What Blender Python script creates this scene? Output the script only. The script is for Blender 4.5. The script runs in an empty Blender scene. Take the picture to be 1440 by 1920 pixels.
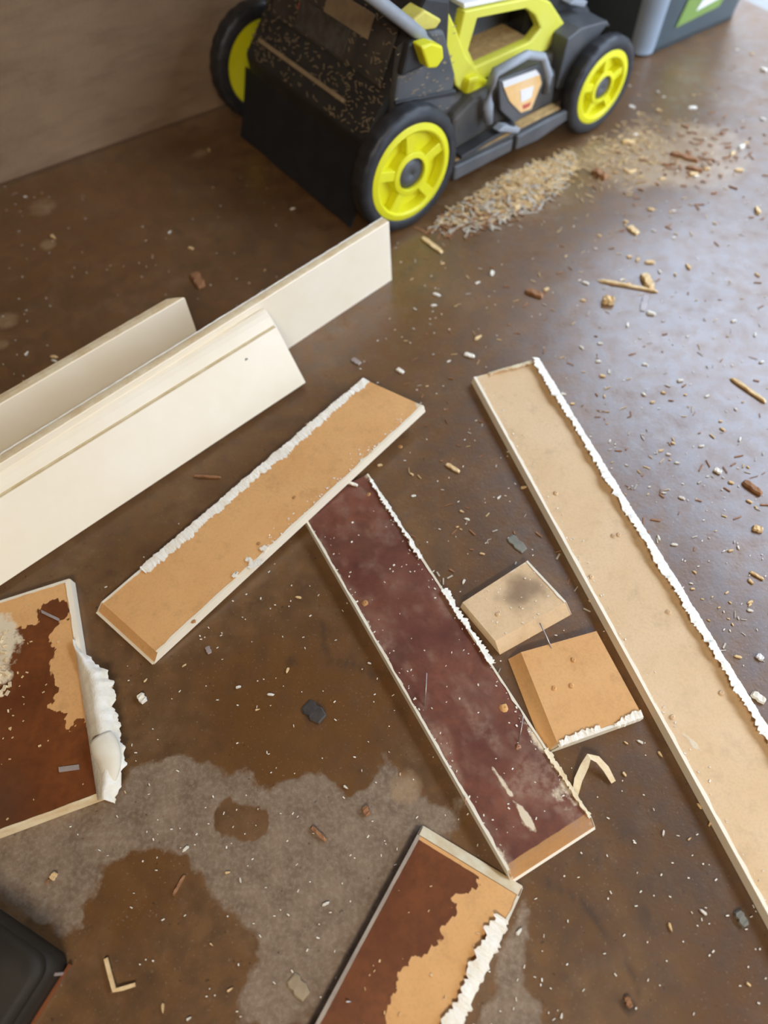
import bpy, bmesh, math, random
import numpy as np
from mathutils import Vector, Matrix
random.seed(7)
SC = bpy.context.scene
COL = SC.collection

# ------------------------------------------------------------------ camera
FPX = 1331.0                                   # focal length in pixels of the 1440 x 1920 frame
PITCH, ROLL = math.radians(58.688), math.radians(2.042)
CAM = Vector((0, 0, 1.0))
_f = Vector((0, math.cos(PITCH), -math.sin(PITCH)))
_d0 = _f.cross(Vector((1, 0, 0)))
_R = math.cos(ROLL) * Vector((1, 0, 0)) + math.sin(ROLL) * _d0
_D = -math.sin(ROLL) * Vector((1, 0, 0)) + math.cos(ROLL) * _d0
cd = bpy.data.cameras.new('camera')
cam = bpy.data.objects.new('camera', cd)
COL.objects.link(cam)
cam.matrix_world = Matrix(((_R.x, -_D.x, -_f.x, CAM.x), (_R.y, -_D.y, -_f.y, CAM.y), (_R.z, -_D.z, -_f.z, CAM.z), (0, 0, 0, 1)))
cd.sensor_fit = 'VERTICAL'
cd.sensor_height = 36.0
cd.lens = FPX / 1920 * 36.0
cd.clip_start = 0.02
cd.dof.use_dof = True
cd.dof.focus_distance = 1.0
cd.dof.aperture_fstop = 1.9
SC.camera = cam


def at(px, py, z=0.0):
    """point at height z seen at a pixel of the photograph"""
    d = _R * ((px - 720) / FPX) + _D * ((py - 960) / FPX) + _f
    return CAM + d * ((z - CAM.z) / d.z)


# ------------------------------------------------------------------ light
W = bpy.data.worlds.new('world')
SC.world = W
W.use_nodes = True
bg = W.node_tree.nodes['Background']
bg.inputs['Color'].default_value = (0.73, 0.885, 1.14, 1)
bg.inputs['Strength'].default_value = 6.9
SC.view_settings.view_transform = 'Standard'
SC.view_settings.look = 'None'
SC.view_settings.gamma = 1.0
SC.view_settings.use_curve_mapping = False
SC.view_settings.exposure = 0.37

# room axes: E1 runs along the left wall to the garage door, E2 points at that wall
TH = math.radians(31.0)
E1 = Vector((math.cos(TH), math.sin(TH), 0))
E2 = Vector((-math.sin(TH), math.cos(TH), 0))
WALL = 1.77
DOOR = 2.12
DOOR_LO, DOOR_HI, DOOR_H = -2.7, 1.765, 2.15
BACK, RIGHT, CEIL = -2.6, -3.2, 2.6


def rm(a, b, z=0.0):
    p = E1 * a + E2 * b
    return Vector((p.x, p.y, z))


def area(name, loc, rot_m, sx, sy, energy, color, portal=False):
    l = bpy.data.lights.new(name, 'AREA')
    l.shape = 'RECTANGLE'
    l.size, l.size_y = sx, sy
    l.energy = energy
    l.color = color
    o = bpy.data.objects.new(name, l)
    COL.objects.link(o)
    m = rot_m.to_4x4()
    m.translation = loc
    o.matrix_world = m
    if portal:
        l.cycles.is_portal = True
    return o


# daylight enters through the open garage door (a light portal, gives off nothing itself)
_m = Matrix((E2, Vector((0, 0, 1)), E1)).transposed()
area('door_portal', rm(DOOR + 0.05, (DOOR_LO + DOOR_HI) / 2, DOOR_H / 2), _m, DOOR_HI - DOOR_LO, DOOR_H, 1, (1, 1, 1), True)
# added warm fill light under the ceiling, out of view
FILL_POS = rm(-0.8, -1.6, CEIL - 0.12)
area('added_fill_glow', FILL_POS - Vector((0, 0, 0.04)), Matrix((E1, -E2, Vector((0, 0, 1)))).transposed() , 1.2, 0.25, 60, (1, 0.90, 0.76))


# ------------------------------------------------------------------ helpers
def s2l(c):
    return tuple(((x / 255.0) / 12.92 if x / 255.0 <= 0.04045 else (((x / 255.0) + 0.055) / 1.055) ** 2.4) for x in c) + (1,)


def hsh(ix, iy, seed):
    h = (ix * 374761393 + iy * 668265263 + seed * 1442695041) & 0x7fffffff
    h = ((h ^ (h >> 13)) * 1274126177) & 0x7fffffff
    return ((h ^ (h >> 16)) & 0xffff) / 65535.0


def vnoise(x, y, seed=0):
    x = np.asarray(x, float); y = np.asarray(y, float)
    ix = np.floor(x).astype(np.int64); iy = np.floor(y).astype(np.int64)
    fx = x - ix; fy = y - iy
    fx = fx * fx * (3 - 2 * fx); fy = fy * fy * (3 - 2 * fy)
    a = hsh(ix, iy, seed); b = hsh(ix + 1, iy, seed); c = hsh(ix, iy + 1, seed); d = hsh(ix + 1, iy + 1, seed)
    return (a * (1 - fx) + b * fx) * (1 - fy) + (c * (1 - fx) + d * fx) * fy


def fbm(x, y, seed=0, oct=4):
    v = 0; amp = 0.5
    for k in range(oct):
        v = v + amp * (vnoise(x * 2 ** k, y * 2 ** k, seed + k * 17) - 0.5) * 2
        amp *= 0.5
    return v


def sdf(poly, X, Y):
    """signed distance to a polygon, positive inside"""
    P = np.array([(p[0], p[1]) for p in poly])
    d = np.full(X.shape, 1e9); inside = np.zeros(X.shape, bool)
    n = len(P)
    for i in range(n):
        a, b = P[i], P[(i + 1) % n]
        ex, ey = b - a
        wx, wy = X - a[0], Y - a[1]
        t = np.clip((wx * ex + wy * ey) / (ex * ex + ey * ey + 1e-12), 0, 1)
        d = np.minimum(d, (wx - ex * t) ** 2 + (wy - ey * t) ** 2)
        c = ((a[1] > Y) != (b[1] > Y)) & (X < (b[0] - a[0]) * (Y - a[1]) / (b[1] - a[1] + 1e-12) + a[0])
        inside ^= c
    d = np.sqrt(d)
    return np.where(inside, d, -d)


def sstep(a, b, x):
    t = np.clip((x - a) / (b - a), 0, 1)
    return t * t * (3 - 2 * t)


class NT:
    """small node-tree writer"""
    def __init__(s, name):
        s.m = bpy.data.materials.new(name)
        s.m.use_nodes = True
        s.t = s.m.node_tree
        s.p = s.t.nodes['Principled BSDF']
        s.co = s.n('ShaderNodeTexCoord').outputs['Object']

    def n(s, kind, **kw):
        o = s.t.nodes.new(kind)
        for k, v in kw.items():
            setattr(o, k, v)
        return o

    def put(s, sock, v):
        if isinstance(v, bpy.types.NodeSocket):
            s.t.links.new(v, sock)
        else:
            sock.default_value = v

    def noise(s, scale, detail=4, rough=0.6, stretch=None, out='Fac'):
        o = s.n('ShaderNodeTexNoise')
        o.inputs['Scale'].default_value = scale
        o.inputs['Detail'].default_value = detail
        o.inputs['Roughness'].default_value = rough
        co = s.co
        if stretch:
            mp = s.n('ShaderNodeMapping')
            s.t.links.new(co, mp.inputs['Vector'])
            mp.inputs['Scale'].default_value = stretch[:3]
            if len(stretch) > 3:
                mp.inputs['Rotation'].default_value = (0, 0, stretch[3])
            co = mp.outputs['Vector']
        s.t.links.new(co, o.inputs['Vector'])
        return o.outputs[out]

    def ramp(s, v, a, b):
        o = s.n('ShaderNodeMapRange')
        s.put(o.inputs['Value'], v)
        o.inputs['From Min'].default_value = a
        o.inputs['From Max'].default_value = b
        o.clamp = True
        return o.outputs['Result']

    def attr(s, name):
        o = s.n('ShaderNodeAttribute')
        o.attribute_name = name
        return o.outputs['Fac']

    def mix(s, f, a, b):
        o = s.n('ShaderNodeMix', data_type='RGBA')
        s.put(o.inputs[0], f)
        s.put(o.inputs[6], a)
        s.put(o.inputs[7], b)
        return o.outputs[2]

    def math(s, op, a, b=0.0):
        o = s.n('ShaderNodeMath', operation=op)
        s.put(o.inputs[0], a)
        s.put(o.inputs[1], b)
        return o.outputs[0]

    def done(s, col, rough, bump=None, strength=0.3, dist=0.002, **kw):
        s.put(s.p.inputs['Base Color'], col)
        s.put(s.p.inputs['Roughness'], rough)
        for k, v in kw.items():
            s.put(s.p.inputs[k.replace('_', ' ')], v)
        if bump is not None:
            b = s.n('ShaderNodeBump')
            b.inputs['Strength'].default_value = strength
            b.inputs['Distance'].default_value = dist
            s.put(b.inputs['Height'], bump)
            s.t.links.new(b.outputs['Normal'], s.p.inputs['Normal'])
        return s.m


def plain(name, c1, c2=None, rough=0.5, scale=30, bump=0.0, **kw):
    t = NT(name)
    n = t.noise(scale)
    c = t.mix(t.ramp(n, 0.35, 0.65), s2l(c1), s2l(c2 or c1))
    return t.done(c, rough, t.noise(scale * 6) if bump else None, bump, **kw)


def mesh_obj(name, verts, faces, mat, parent=None, smooth=False, origin=None):
    """verts in world coordinates (or in the parent's local frame when the parent is rotated)"""
    me = bpy.data.meshes.new(name)
    off = parent.location if (parent and parent.get('world_children')) else (origin or Vector((0, 0, 0)))
    me.from_pydata([tuple(Vector(v) - off) for v in verts], [], faces)
    bm = bmesh.new(); bm.from_mesh(me)
    bmesh.ops.recalc_face_normals(bm, faces=bm.faces)
    bm.to_mesh(me); bm.free()
    me.update()
    o = bpy.data.objects.new(name, me)
    COL.objects.link(o)
    if mat:
        me.materials.append(mat)
    if parent:
        o.parent = parent
    elif origin:
        o.location = origin
    if smooth:
        for p in me.polygons:
            p.use_smooth = True
    return o


def fattr(o, name, vals):
    a = o.data.attributes.new(name, 'FLOAT', 'POINT')
    a.data.foreach_set('value', np.asarray(vals, dtype=np.float32).ravel())


def tag(o, label, cat, group=None, kind=None):
    o['label'] = label
    o['category'] = cat
    if group:
        o['group'] = group
    if kind:
        o['kind'] = kind
    return o


def thing(name, loc, label, cat, group=None, world_children=True):
    o = bpy.data.objects.new(name, None)
    o.empty_display_size = 0.05
    COL.objects.link(o)
    o.location = loc
    if world_children:
        o['world_children'] = 1
    return tag(o, label, cat, group)


def struct(o):
    o['kind'] = 'structure'
    return o


def boxv(c, a, b, d):
    """box vertices from centre and three half-axis vectors"""
    c, a, b, d = Vector(c), Vector(a), Vector(b), Vector(d)
    vs = [c + a * i + b * j + d * k for k in (-1, 1) for j in (-1, 1) for i in (-1, 1)]
    fs = [(0, 2, 3, 1), (4, 5, 7, 6), (0, 1, 5, 4), (2, 6, 7, 3), (0, 4, 6, 2), (1, 3, 7, 5)]
    return vs, fs


class MB:
    """collects shapes into one mesh"""
    def __init__(s):
        s.v, s.f = [], []

    def add(s, vs, fs):
        o = len(s.v)
        s.v += [Vector(v) for v in vs]
        s.f += [tuple(i + o for i in f) for f in fs]
        return s

    def box(s, c, a, b, d):
        return s.add(*boxv(c, a, b, d))

    def abox(s, x0, x1, y0, y1, z0, z1):
        return s.box(((x0 + x1) / 2, (y0 + y1) / 2, (z0 + z1) / 2), ((x1 - x0) / 2, 0, 0), (0, (y1 - y0) / 2, 0), (0, 0, (z1 - z0) / 2))

    def prism(s, poly, vec):
        """polygon (3D points) swept along vec"""
        n = len(poly); vec = Vector(vec)
        a = [Vector(p) for p in poly]
        vs = a + [p + vec for p in a]
        fs = [tuple(range(n))[::-1], tuple(range(n, 2 * n))] + [(i, (i + 1) % n, n + (i + 1) % n, n + i) for i in range(n)]
        return s.add(vs, fs)

    def xz(s, poly, y0, y1):
        return s.prism([(x, y0, z) for x, z in poly], (0, y1 - y0, 0))

    def tube(s, pts, r, n=10, flat=None):
        pts = [Vector(p) for p in pts]
        rings = []
        for i, p in enumerate(pts):
            d = (pts[min(i + 1, len(pts) - 1)] - pts[max(i - 1, 0)]).normalized()
            u = d.cross(Vector((0, 0, 1)))
            u = u.normalized() if u.length > 1e-3 else Vector((1, 0, 0))
            w = d.cross(u)
            rr = r[i] if isinstance(r, (list, tuple)) else r
            rings.append([p + u * math.cos(2 * math.pi * k / n) * rr + w * math.sin(2 * math.pi * k / n) * rr * (flat or 1) for k in range(n)])
        vs = [q for g in rings for q in g]
        fs = [(i * n + k, i * n + (k + 1) % n, (i + 1) * n + (k + 1) % n, (i + 1) * n + k) for i in range(len(pts) - 1) for k in range(n)]
        fs += [tuple(range(n))[::-1], tuple(range((len(pts) - 1) * n, len(pts) * n))]
        return s.add(vs, fs)

    def lathe_y(s, prof, cx, cz, n=48, closed=True, mod=None):
        """profile of (radius, y) turned about the y axis"""
        m = len(prof); vs = []
        for k in range(n):
            a = 2 * math.pi * k / n
            for j, (r, y) in enumerate(prof):
                rr = r + (mod(k, j) if mod else 0)
                vs.append((cx + rr * math.cos(a), y, cz + rr * math.sin(a)))
        fs = []
        for k in range(n):
            for j in range(m if closed else m - 1):
                fs.append((k * m + j, ((k + 1) % n) * m + j, ((k + 1) % n) * m + (j + 1) % m, k * m + (j + 1) % m))
        return s.add(vs, fs)

    def build(s, name, mat, parent=None, smooth=False, bevel=0, origin=None):
        o = mesh_obj(name, s.v, s.f, mat, parent, smooth, origin)
        if bevel:
            b = o.modifiers.new('bevel', 'BEVEL')
            b.width = bevel; b.segments = 2; b.limit_method = 'ANGLE'
        return o


# ------------------------------------------------------------------ materials
def mat_floor():
    t = NT('damp_concrete')
    dry = t.attr('dry'); dust = t.attr('dust'); rust = t.attr('rust'); dark = t.attr('dark')
    n1 = t.noise(5, 6, 0.6); n2 = t.noise(28, 5, 0.65); n3 = t.noise(160, 3, 0.6); n4 = t.noise(55, 5, 0.7)
    wet = t.mix(t.ramp(n1, 0.3, 0.7), s2l((102, 70, 38)), s2l((124, 91, 58)))
    wet = t.mix(t.ramp(n2, 0.4, 0.75), wet, s2l((84, 59, 36)))
    wet = t.mix(t.math('MULTIPLY', t.ramp(t.noise(13, 7, 0.72), 0.52, 0.72), 0.4), wet, s2l((136, 108, 80)))
    wet = t.mix(t.math('MULTIPLY', rust, 0.7), wet, s2l((104, 66, 26)))
    dryc = t.mix(t.ramp(n2, 0.3, 0.7), s2l((108, 86, 66)), s2l((142, 120, 96)))
    dryc = t.mix(t.math('MULTIPLY', t.ramp(n3, 0.45, 0.75), 0.4), dryc, s2l((176, 160, 138)))
    sel = t.ramp(t.math('ADD', dry, t.math('MULTIPLY', t.math('SUBTRACT', n4, 0.5), 0.95)), 0.38, 0.62)
    c = t.mix(sel, wet, dryc)
    dn = t.ramp(t.math('ADD', dust, t.math('MULTIPLY', t.math('SUBTRACT', n2, 0.5), 1.3)), 0.25, 1.0)
    c = t.mix(t.math('MULTIPLY', dn, 0.75), c, s2l((168, 138, 100)))
    # pale mineral specks and dark pits of the slab
    sp = t.ramp(t.noise(330, 2, 0.5), 0.66, 0.74)
    c = t.mix(t.math('MULTIPLY', sp, 0.35), c, s2l((172, 156, 134)))
    pit = t.ramp(t.noise(120, 2, 0.5), 0.70, 0.76)
    c = t.mix(t.math('MULTIPLY', pit, 0.6), c, s2l((40, 32, 27)))
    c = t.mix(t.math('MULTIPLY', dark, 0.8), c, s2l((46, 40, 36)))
    rough = t.math('ADD', t.math('MULTIPLY', sel, 0.28), t.math('ADD', 0.27, t.math('MULTIPLY', n2, 0.2)))
    rough = t.math('ADD', rough, t.math('MULTIPLY', dn, 0.2))
    bump = t.math('ADD', t.math('MULTIPLY', n2, 1.0), t.math('MULTIPLY', n3, 0.35))
    film = t.math('MULTIPLY', t.math('SUBTRACT', 1.0, t.math('MULTIPLY', sel, 0.8)), t.ramp(n2, 0.25, 0.6))
    return t.done(c, rough, bump, 0.3, 0.003, Specular_IOR_Level=0.5, Coat_Weight=film, Coat_Roughness=0.3, Coat_IOR=1.5)


def mat_mdf(name, tan1, tan2, st1, st2):
    t = NT(name)
    stain = t.attr('stain'); pale = t.attr('pale'); spot = t.attr('spot')
    n1 = t.noise(12, 5, 0.6); n2 = t.noise(90, 4, 0.6); n3 = t.noise(260, 3, 0.6, (1, 1, 1))
    c = t.mix(t.ramp(n1, 0.3, 0.7), s2l(tan1), s2l(tan2))
    c = t.mix(t.math('MULTIPLY', t.ramp(n3, 0.45, 0.8), 0.35), c, s2l(tuple(int(x * 0.78) for x in tan1)))
    c = t.mix(t.math('MULTIPLY', t.ramp(t.noise(36, 6, 0.7), 0.52, 0.72), 0.32), c, s2l(tuple(int(x * 0.72) for x in tan2)))
    c = t.mix(t.math('MULTIPLY', t.ramp(t.noise(5, 3, 0.5), 0.35, 0.65), 0.3), c, s2l(tuple(min(255, int(x * 1.06)) for x in tan1)))
    sc = t.mix(t.ramp(n1, 0.32, 0.68), s2l(st1), s2l(st2))
    sc = t.mix(t.math('MULTIPLY', t.ramp(n2, 0.4, 0.8), 0.5), sc, s2l(tuple(int(x * 0.7) for x in st1)))
    sel = t.ramp(t.math('ADD', stain, t.math('MULTIPLY', t.math('SUBTRACT', n2, 0.5), 0.35)), 0.4, 0.6)
    c = t.mix(sel, c, sc)
    c = t.mix(t.math('MULTIPLY', spot, 0.85), c, s2l((86, 58, 40)))
    c = t.mix(t.math('MULTIPLY', t.attr('haze'), t.ramp(n2, 0.3, 0.7)), c, s2l((168, 134, 112)))
    ps = t.ramp(t.math('ADD', pale, t.math('MULTIPLY', t.math('SUBTRACT', n2, 0.5), 0.9)), 0.45, 0.7)
    c = t.mix(ps, c, s2l((226, 208, 176)))
    rough = t.math('SUBTRACT', 0.75, t.math('MULTIPLY', sel, 0.28))
    return t.done(c, rough, t.math('ADD', n2, t.math('MULTIPLY', ps, 2.0)), 0.25, 0.001)


def mat_wall():
    t = NT('rough_dark_wall')
    n1 = t.noise(2.2, 5, 0.6); n2 = t.noise(9, 5, 0.65, (1, 1, 4)); n3 = t.noise(120, 4, 0.6)
    c = t.mix(t.ramp(n1, 0.3, 0.7), s2l((126, 100, 72)), s2l((150, 121, 92)))
    c = t.mix(t.math('MULTIPLY', t.ramp(n2, 0.45, 0.75), 0.5), c, s2l((102, 80, 56)))
    return t.done(c, 0.85, t.math('ADD', n2, n3), 0.4, 0.003)


FLOOR = mat_floor()
MDF = mat_mdf('fibreboard_back', (226, 174, 112), (214, 158, 96), (98, 50, 20), (126, 70, 30))
MDF_PALE = mat_mdf('pale_fibreboard_back', (226, 194, 152), (216, 180, 132), (150, 104, 66), (166, 120, 82))
MDF_DARK = mat_mdf('soaked_fibreboard_back', (190, 140, 84), (170, 120, 70), (92, 48, 35), (128, 76, 54))
WHITE = plain('white_trim_paint', (246, 232, 204), (250, 238, 214), 0.45, 9, 0.05)
WHITE_SHADE = plain('cream_trim_paint', (226, 214, 188), (238, 230, 210), 0.55, 20, 0.1)
SKIN = plain('torn_paint_skin', (236, 226, 204), (248, 242, 228), 0.6, 60, 0.5)
RAW = plain('raw_sawn_edge', (224, 196, 150), (240, 222, 184), 0.7, 40, 0.3)
GROOVE = plain('groove_primer', (206, 184, 140), (220, 204, 166), 0.6, 40)
STEEL = plain('brad_steel', (176, 170, 166), (204, 198, 192), 0.35, 50, Metallic=0.9)
RUSTY = plain('rusty_brad', (150, 92, 60), (190, 150, 120), 0.5, 50, Metallic=0.5)
BLACK = plain('black_mower_plastic', (40, 40, 41), (52, 51, 50), 0.5, 20, 0.1)
BLACK2 = plain('dusty_black_plastic', (56, 54, 51), (82, 76, 68), 0.65, 14, 0.2)
GREY = plain('dark_grey_plastic', (74, 76, 78), (92, 92, 92), 0.45, 16, 0.1)
GREY_LIGHT = plain('silver_grey_plastic', (136, 142, 148), (158, 162, 166), 0.4, 16)
RUBBER = plain('tyre_rubber', (34, 35, 38), (50, 50, 52), 0.45, 40, 0.3)
FLAP = plain('rubber_flap', (26, 28, 34), (34, 36, 40), 0.65, 20, 0.1)
YELLOW = plain('yellow_green_plastic', (226, 220, 22), (232, 228, 44), 0.4, 12, 0.03)
YELLOW_DUST = plain('dusty_yellow_plastic', (204, 186, 96), (222, 212, 92), 0.6, 18, 0.1)
TAN_DUST = plain('grass_dust_layer', (176, 140, 88), (204, 170, 112), 0.9, 60, 0.4)
LABEL_TAN = plain('faded_label', (150, 132, 104), (168, 148, 118), 0.6, 40)
LABEL_WHITE = plain('label_white', (232, 230, 228), (240, 238, 234), 0.4, 10)
LABEL_ORANGE = plain('label_orange', (238, 186, 110), (244, 206, 150), 0.4, 20)
LABEL_RED = plain('label_red', (190, 84, 66), (206, 100, 80), 0.5, 20)
PATCH_GREEN = plain('patch_green', (116, 146, 66), (134, 160, 84), 0.5, 10)
BIN = plain('dark_bin_plastic', (66, 78, 82), (76, 88, 92), 0.3, 6)
TUB = plain('black_case_plastic', (40, 34, 27), (48, 42, 33), 0.6, 12, 0.1, Specular_IOR_Level=0.25)
DARKSPOT = plain('dark_flattened_rubber', (58, 52, 48), (72, 66, 60), 0.5, 60, 0.3)
SCRAP = plain('clear_tape_scrap', (150, 136, 128), (166, 152, 144), 0.35, 30)
BIN_HIGHLIGHT = plain('bin_corner_highlight', (150, 164, 176), (160, 172, 184), 0.35, 12)  # sky highlight of the bin corner put into a pale colour
TUB_RIM = plain('rust_brown_rim', (130, 74, 38), (112, 62, 34), 0.4, 30)
STRAW = plain('dry_straw', (200, 164, 108), (222, 194, 146), 0.8, 80)
PALE_STRAW = plain('pale_straw', (176, 164, 146), (200, 190, 172), 0.8, 80)
DARK_STRAW = plain('dark_straw', (84, 66, 46), (104, 82, 58), 0.8, 80)
WOOD = plain('wood_sliver', (216, 176, 116), (232, 204, 156), 0.75, 90, 0.2)
WOOD_DARK = plain('brown_wood_chip', (136, 92, 58), (168, 120, 80), 0.75, 90, 0.2)
CONCRETE_LIGHT = plain('dry_driveway', (138, 136, 130), (150, 148, 142), 0.9, 3, 0.2)
CEILING = plain('dark_ceiling', (84, 72, 58), (96, 84, 68), 0.9, 4)
GREYSPOT = plain('grey_paint_chip', (118, 116, 104), (132, 128, 114), 0.7, 60, 0.3)

# ------------------------------------------------------------------ room
xs = np.concatenate([np.linspace(BACK, -0.65, 14)[:-1], np.arange(-0.65, DOOR, 0.0072), [DOOR]])
ys = np.concatenate([np.linspace(RIGHT, -0.45, 14)[:-1], np.arange(-0.45, WALL, 0.0072), [WALL]])
A, B = np.meshgrid(xs, ys, indexing='ij')
X = A * E1.x + B * E2.x
Y = A * E1.y + B * E2.y
na, nb = len(xs), len(ys)
idx = np.arange(na * nb).reshape(na, nb)
faces = np.stack([idx[:-1, :-1], idx[1:, :-1], idx[1:, 1:], idx[:-1, 1:]], -1).reshape(-1, 4)
Z = 0.0006 * fbm(X * 6, Y * 6, 3) - 0.0006
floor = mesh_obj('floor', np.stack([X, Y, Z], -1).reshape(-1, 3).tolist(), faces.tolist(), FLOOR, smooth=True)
struct(floor)


def gp(pts):
    return [at(*p) for p in pts]


nz = fbm(X * 22, Y * 22, 5) * 0.012 + fbm(X * 70, Y * 70, 9, 3) * 0.006
dry_a = sdf(gp([(205, 1500), (250, 1440), (330, 1420), (395, 1432), (470, 1447), (510, 1468), (560, 1452), (620, 1457), (652, 1484), (690, 1472),
                (703, 1418), (722, 1405), (765, 1450), (800, 1490), (822, 1512), (868, 1500), (866, 1560), (800, 1590), (752, 1670), (716, 1740), (670, 1840), (620, 1930),
                (440, 1930), (430, 1880), (468, 1800), (472, 1764), (440, 1722), (400, 1700), (372, 1650), (345, 1610), (290, 1588), (230, 1600), (190, 1616),
                (186, 1650), (170, 1710), (118, 1772), (60, 1720), (-60, 1660), (-60, 1520), (60, 1510)]), X, Y)
hole = sdf(gp([(404, 1512), (430, 1480), (446, 1504), (500, 1515), (512, 1545), (500, 1572), (450, 1572), (406, 1552)]), X, Y)
dry_b = sdf(gp([(985, 1690), (952, 1740), (932, 1800), (900, 1890), (880, 1940), (1012, 1940), (1022, 1890), (992, 1850), (985, 1790)]), X, Y)
d = np.maximum(dry_a + nz, dry_b + nz)
dry = sstep(-0.016, 0.018, d) * (1 - sstep(-0.008, 0.008, hole + nz))
dry *= 0.72 + 0.28 * sstep(-0.2, 0.2, fbm(X * 18, Y * 18, 31))


def blob(px, py, r, k=0.35, seed=0):
    p = at(px, py)
    rr = np.sqrt((X - p.x) ** 2 + (Y - p.y) ** 2)
    return sstep(1, k, rr / r + fbm(X * 14, Y * 14, 40 + seed) * 0.35)


dust = np.clip(0.9 * blob(1180, 300, 0.16) + 0.7 * blob(1290, 290, 0.2) + 0.5 * blob(940, 350, 0.2) + 0.75 * blob(758, 1480, 0.03, 0.5) + 0.12 * blob(1220, 90, 0.5)
               + 0.8 * blob(90, 460, 0.03) + 0.75 * blob(10, 600, 0.035) + 0.7 * blob(5, 645, 0.02) + 0.6 * blob(375, 288, 0.03) + 0.55 * blob(80, 390, 0.05)
               + 0.12 * blob(1330, 200, 0.35) + 0.35 * blob(1385, 1720, 0.018), 0, 1)
rust = np.clip(blob(560, 1330, 0.18) * 0.9 + blob(250, 1650, 0.1) * 0.7 + blob(760, 640, 0.15) * 0.6 + 0.6 * blob(150, 420, 0.3) + 0.5 * blob(1380, 1880, 0.1), 0, 1)
dark = np.clip(blob(590, 1335, 0.018, 0.6) + 0.5 * blob(545, 1240, 0.012) + 0.9 * blob(1180, 1885, 0.008, 0.4) + 0.6 * blob(1210, 1715, 0.008) + 0.5 * blob(280, 1830, 0.012), 0, 1)
# hairline crack of the slab


def crackline(pts, w=0.0016):
    q = gp(pts); out = np.zeros(X.shape)
    for a, b in zip(q, q[1:]):
        ex, ey = b.x - a.x, b.y - a.y
        tt = np.clip(((X - a.x) * ex + (Y - a.y) * ey) / (ex * ex + ey * ey), 0, 1)
        dd = np.hypot(X - a.x - ex * tt, Y - a.y - ey * tt)
        out = np.maximum(out, sstep(3 * w, w * 0.5, dd))
    return out


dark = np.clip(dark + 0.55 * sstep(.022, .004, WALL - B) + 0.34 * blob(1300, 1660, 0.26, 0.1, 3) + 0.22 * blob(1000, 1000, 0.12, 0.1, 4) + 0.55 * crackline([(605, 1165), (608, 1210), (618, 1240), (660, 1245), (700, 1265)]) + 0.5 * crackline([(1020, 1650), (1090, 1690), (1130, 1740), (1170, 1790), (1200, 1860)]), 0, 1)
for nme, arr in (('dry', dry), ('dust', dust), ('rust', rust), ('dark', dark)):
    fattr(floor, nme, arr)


def slab(name, c0, c1, b0, b1, z0, z1, mat):
    m = MB()
    m.box(rm((c0 + c1) / 2, (b0 + b1) / 2, (z0 + z1) / 2), E1 * ((c1 - c0) / 2), E2 * ((b1 - b0) / 2), Vector((0, 0, (z1 - z0) / 2)))
    return struct(m.build(name, mat))


WALLM = mat_wall()
slab('wall_left', BACK, DOOR + 0.15, WALL, WALL + 0.15, -0.02, CEIL, WALLM)
slab('wall_back', BACK - 0.15, BACK, RIGHT, WALL, -0.02, CEIL, WALLM)
slab('wall_right', BACK, DOOR + 0.15, RIGHT - 0.15, RIGHT, -0.02, CEIL, WALLM)
m = MB()                                       # the wall that holds the garage door opening
for b0, b1, z0, z1 in ((DOOR_HI, WALL, -0.02, CEIL), (RIGHT, DOOR_LO, -0.02, CEIL), (DOOR_LO, DOOR_HI, DOOR_H, CEIL)):
    m.box(rm(DOOR + 0.075, (b0 + b1) / 2, (z0 + z1) / 2), E1 * 0.075, E2 * ((b1 - b0) / 2), Vector((0, 0, (z1 - z0) / 2)))
struct(m.build('wall_front', WALLM))
slab('ceiling', BACK - 0.15, DOOR + 0.15, RIGHT - 0.15, WALL + 0.15, CEIL, CEIL + 0.1, CEILING)
slab('driveway', DOOR, DOOR + 9, RIGHT - 6, WALL + 6, -0.12, -0.004, CONCRETE_LIGHT)

m = MB().box(rm(DOOR + 7.2, -0.5, 2.85), E1 * 0.2, E2 * 8, Vector((0, 0, 2.97)))       # unseen house added across the drive, sized to dim the floor's sky reflection
struct(m.build('wall_opposite', plain('house_siding', (84, 79, 70), (96, 90, 80), 0.85, 2)))

m = MB()                                       # housing of the added, unseen fill light
fill_lamp = thing('added_fill_light', rm(-0.8, -1.6, CEIL), 'added fill light, unseen, under the ceiling', 'fill_lamp')
m.box(FILL_POS + Vector((0, 0, 0.03)), E1 * 0.62, E2 * 0.13, Vector((0, 0, 0.035)))
m.box(FILL_POS + Vector((0, 0, 0.09)), E1 * 0.05, E2 * 0.05, Vector((0, 0, 0.03)))
m.build('housing', LABEL_WHITE, fill_lamp, bevel=0.01)


# ------------------------------------------------------------------ trim boards lying on the floor
def lerp(a, b, t):
    return a + (b - a) * t


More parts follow.
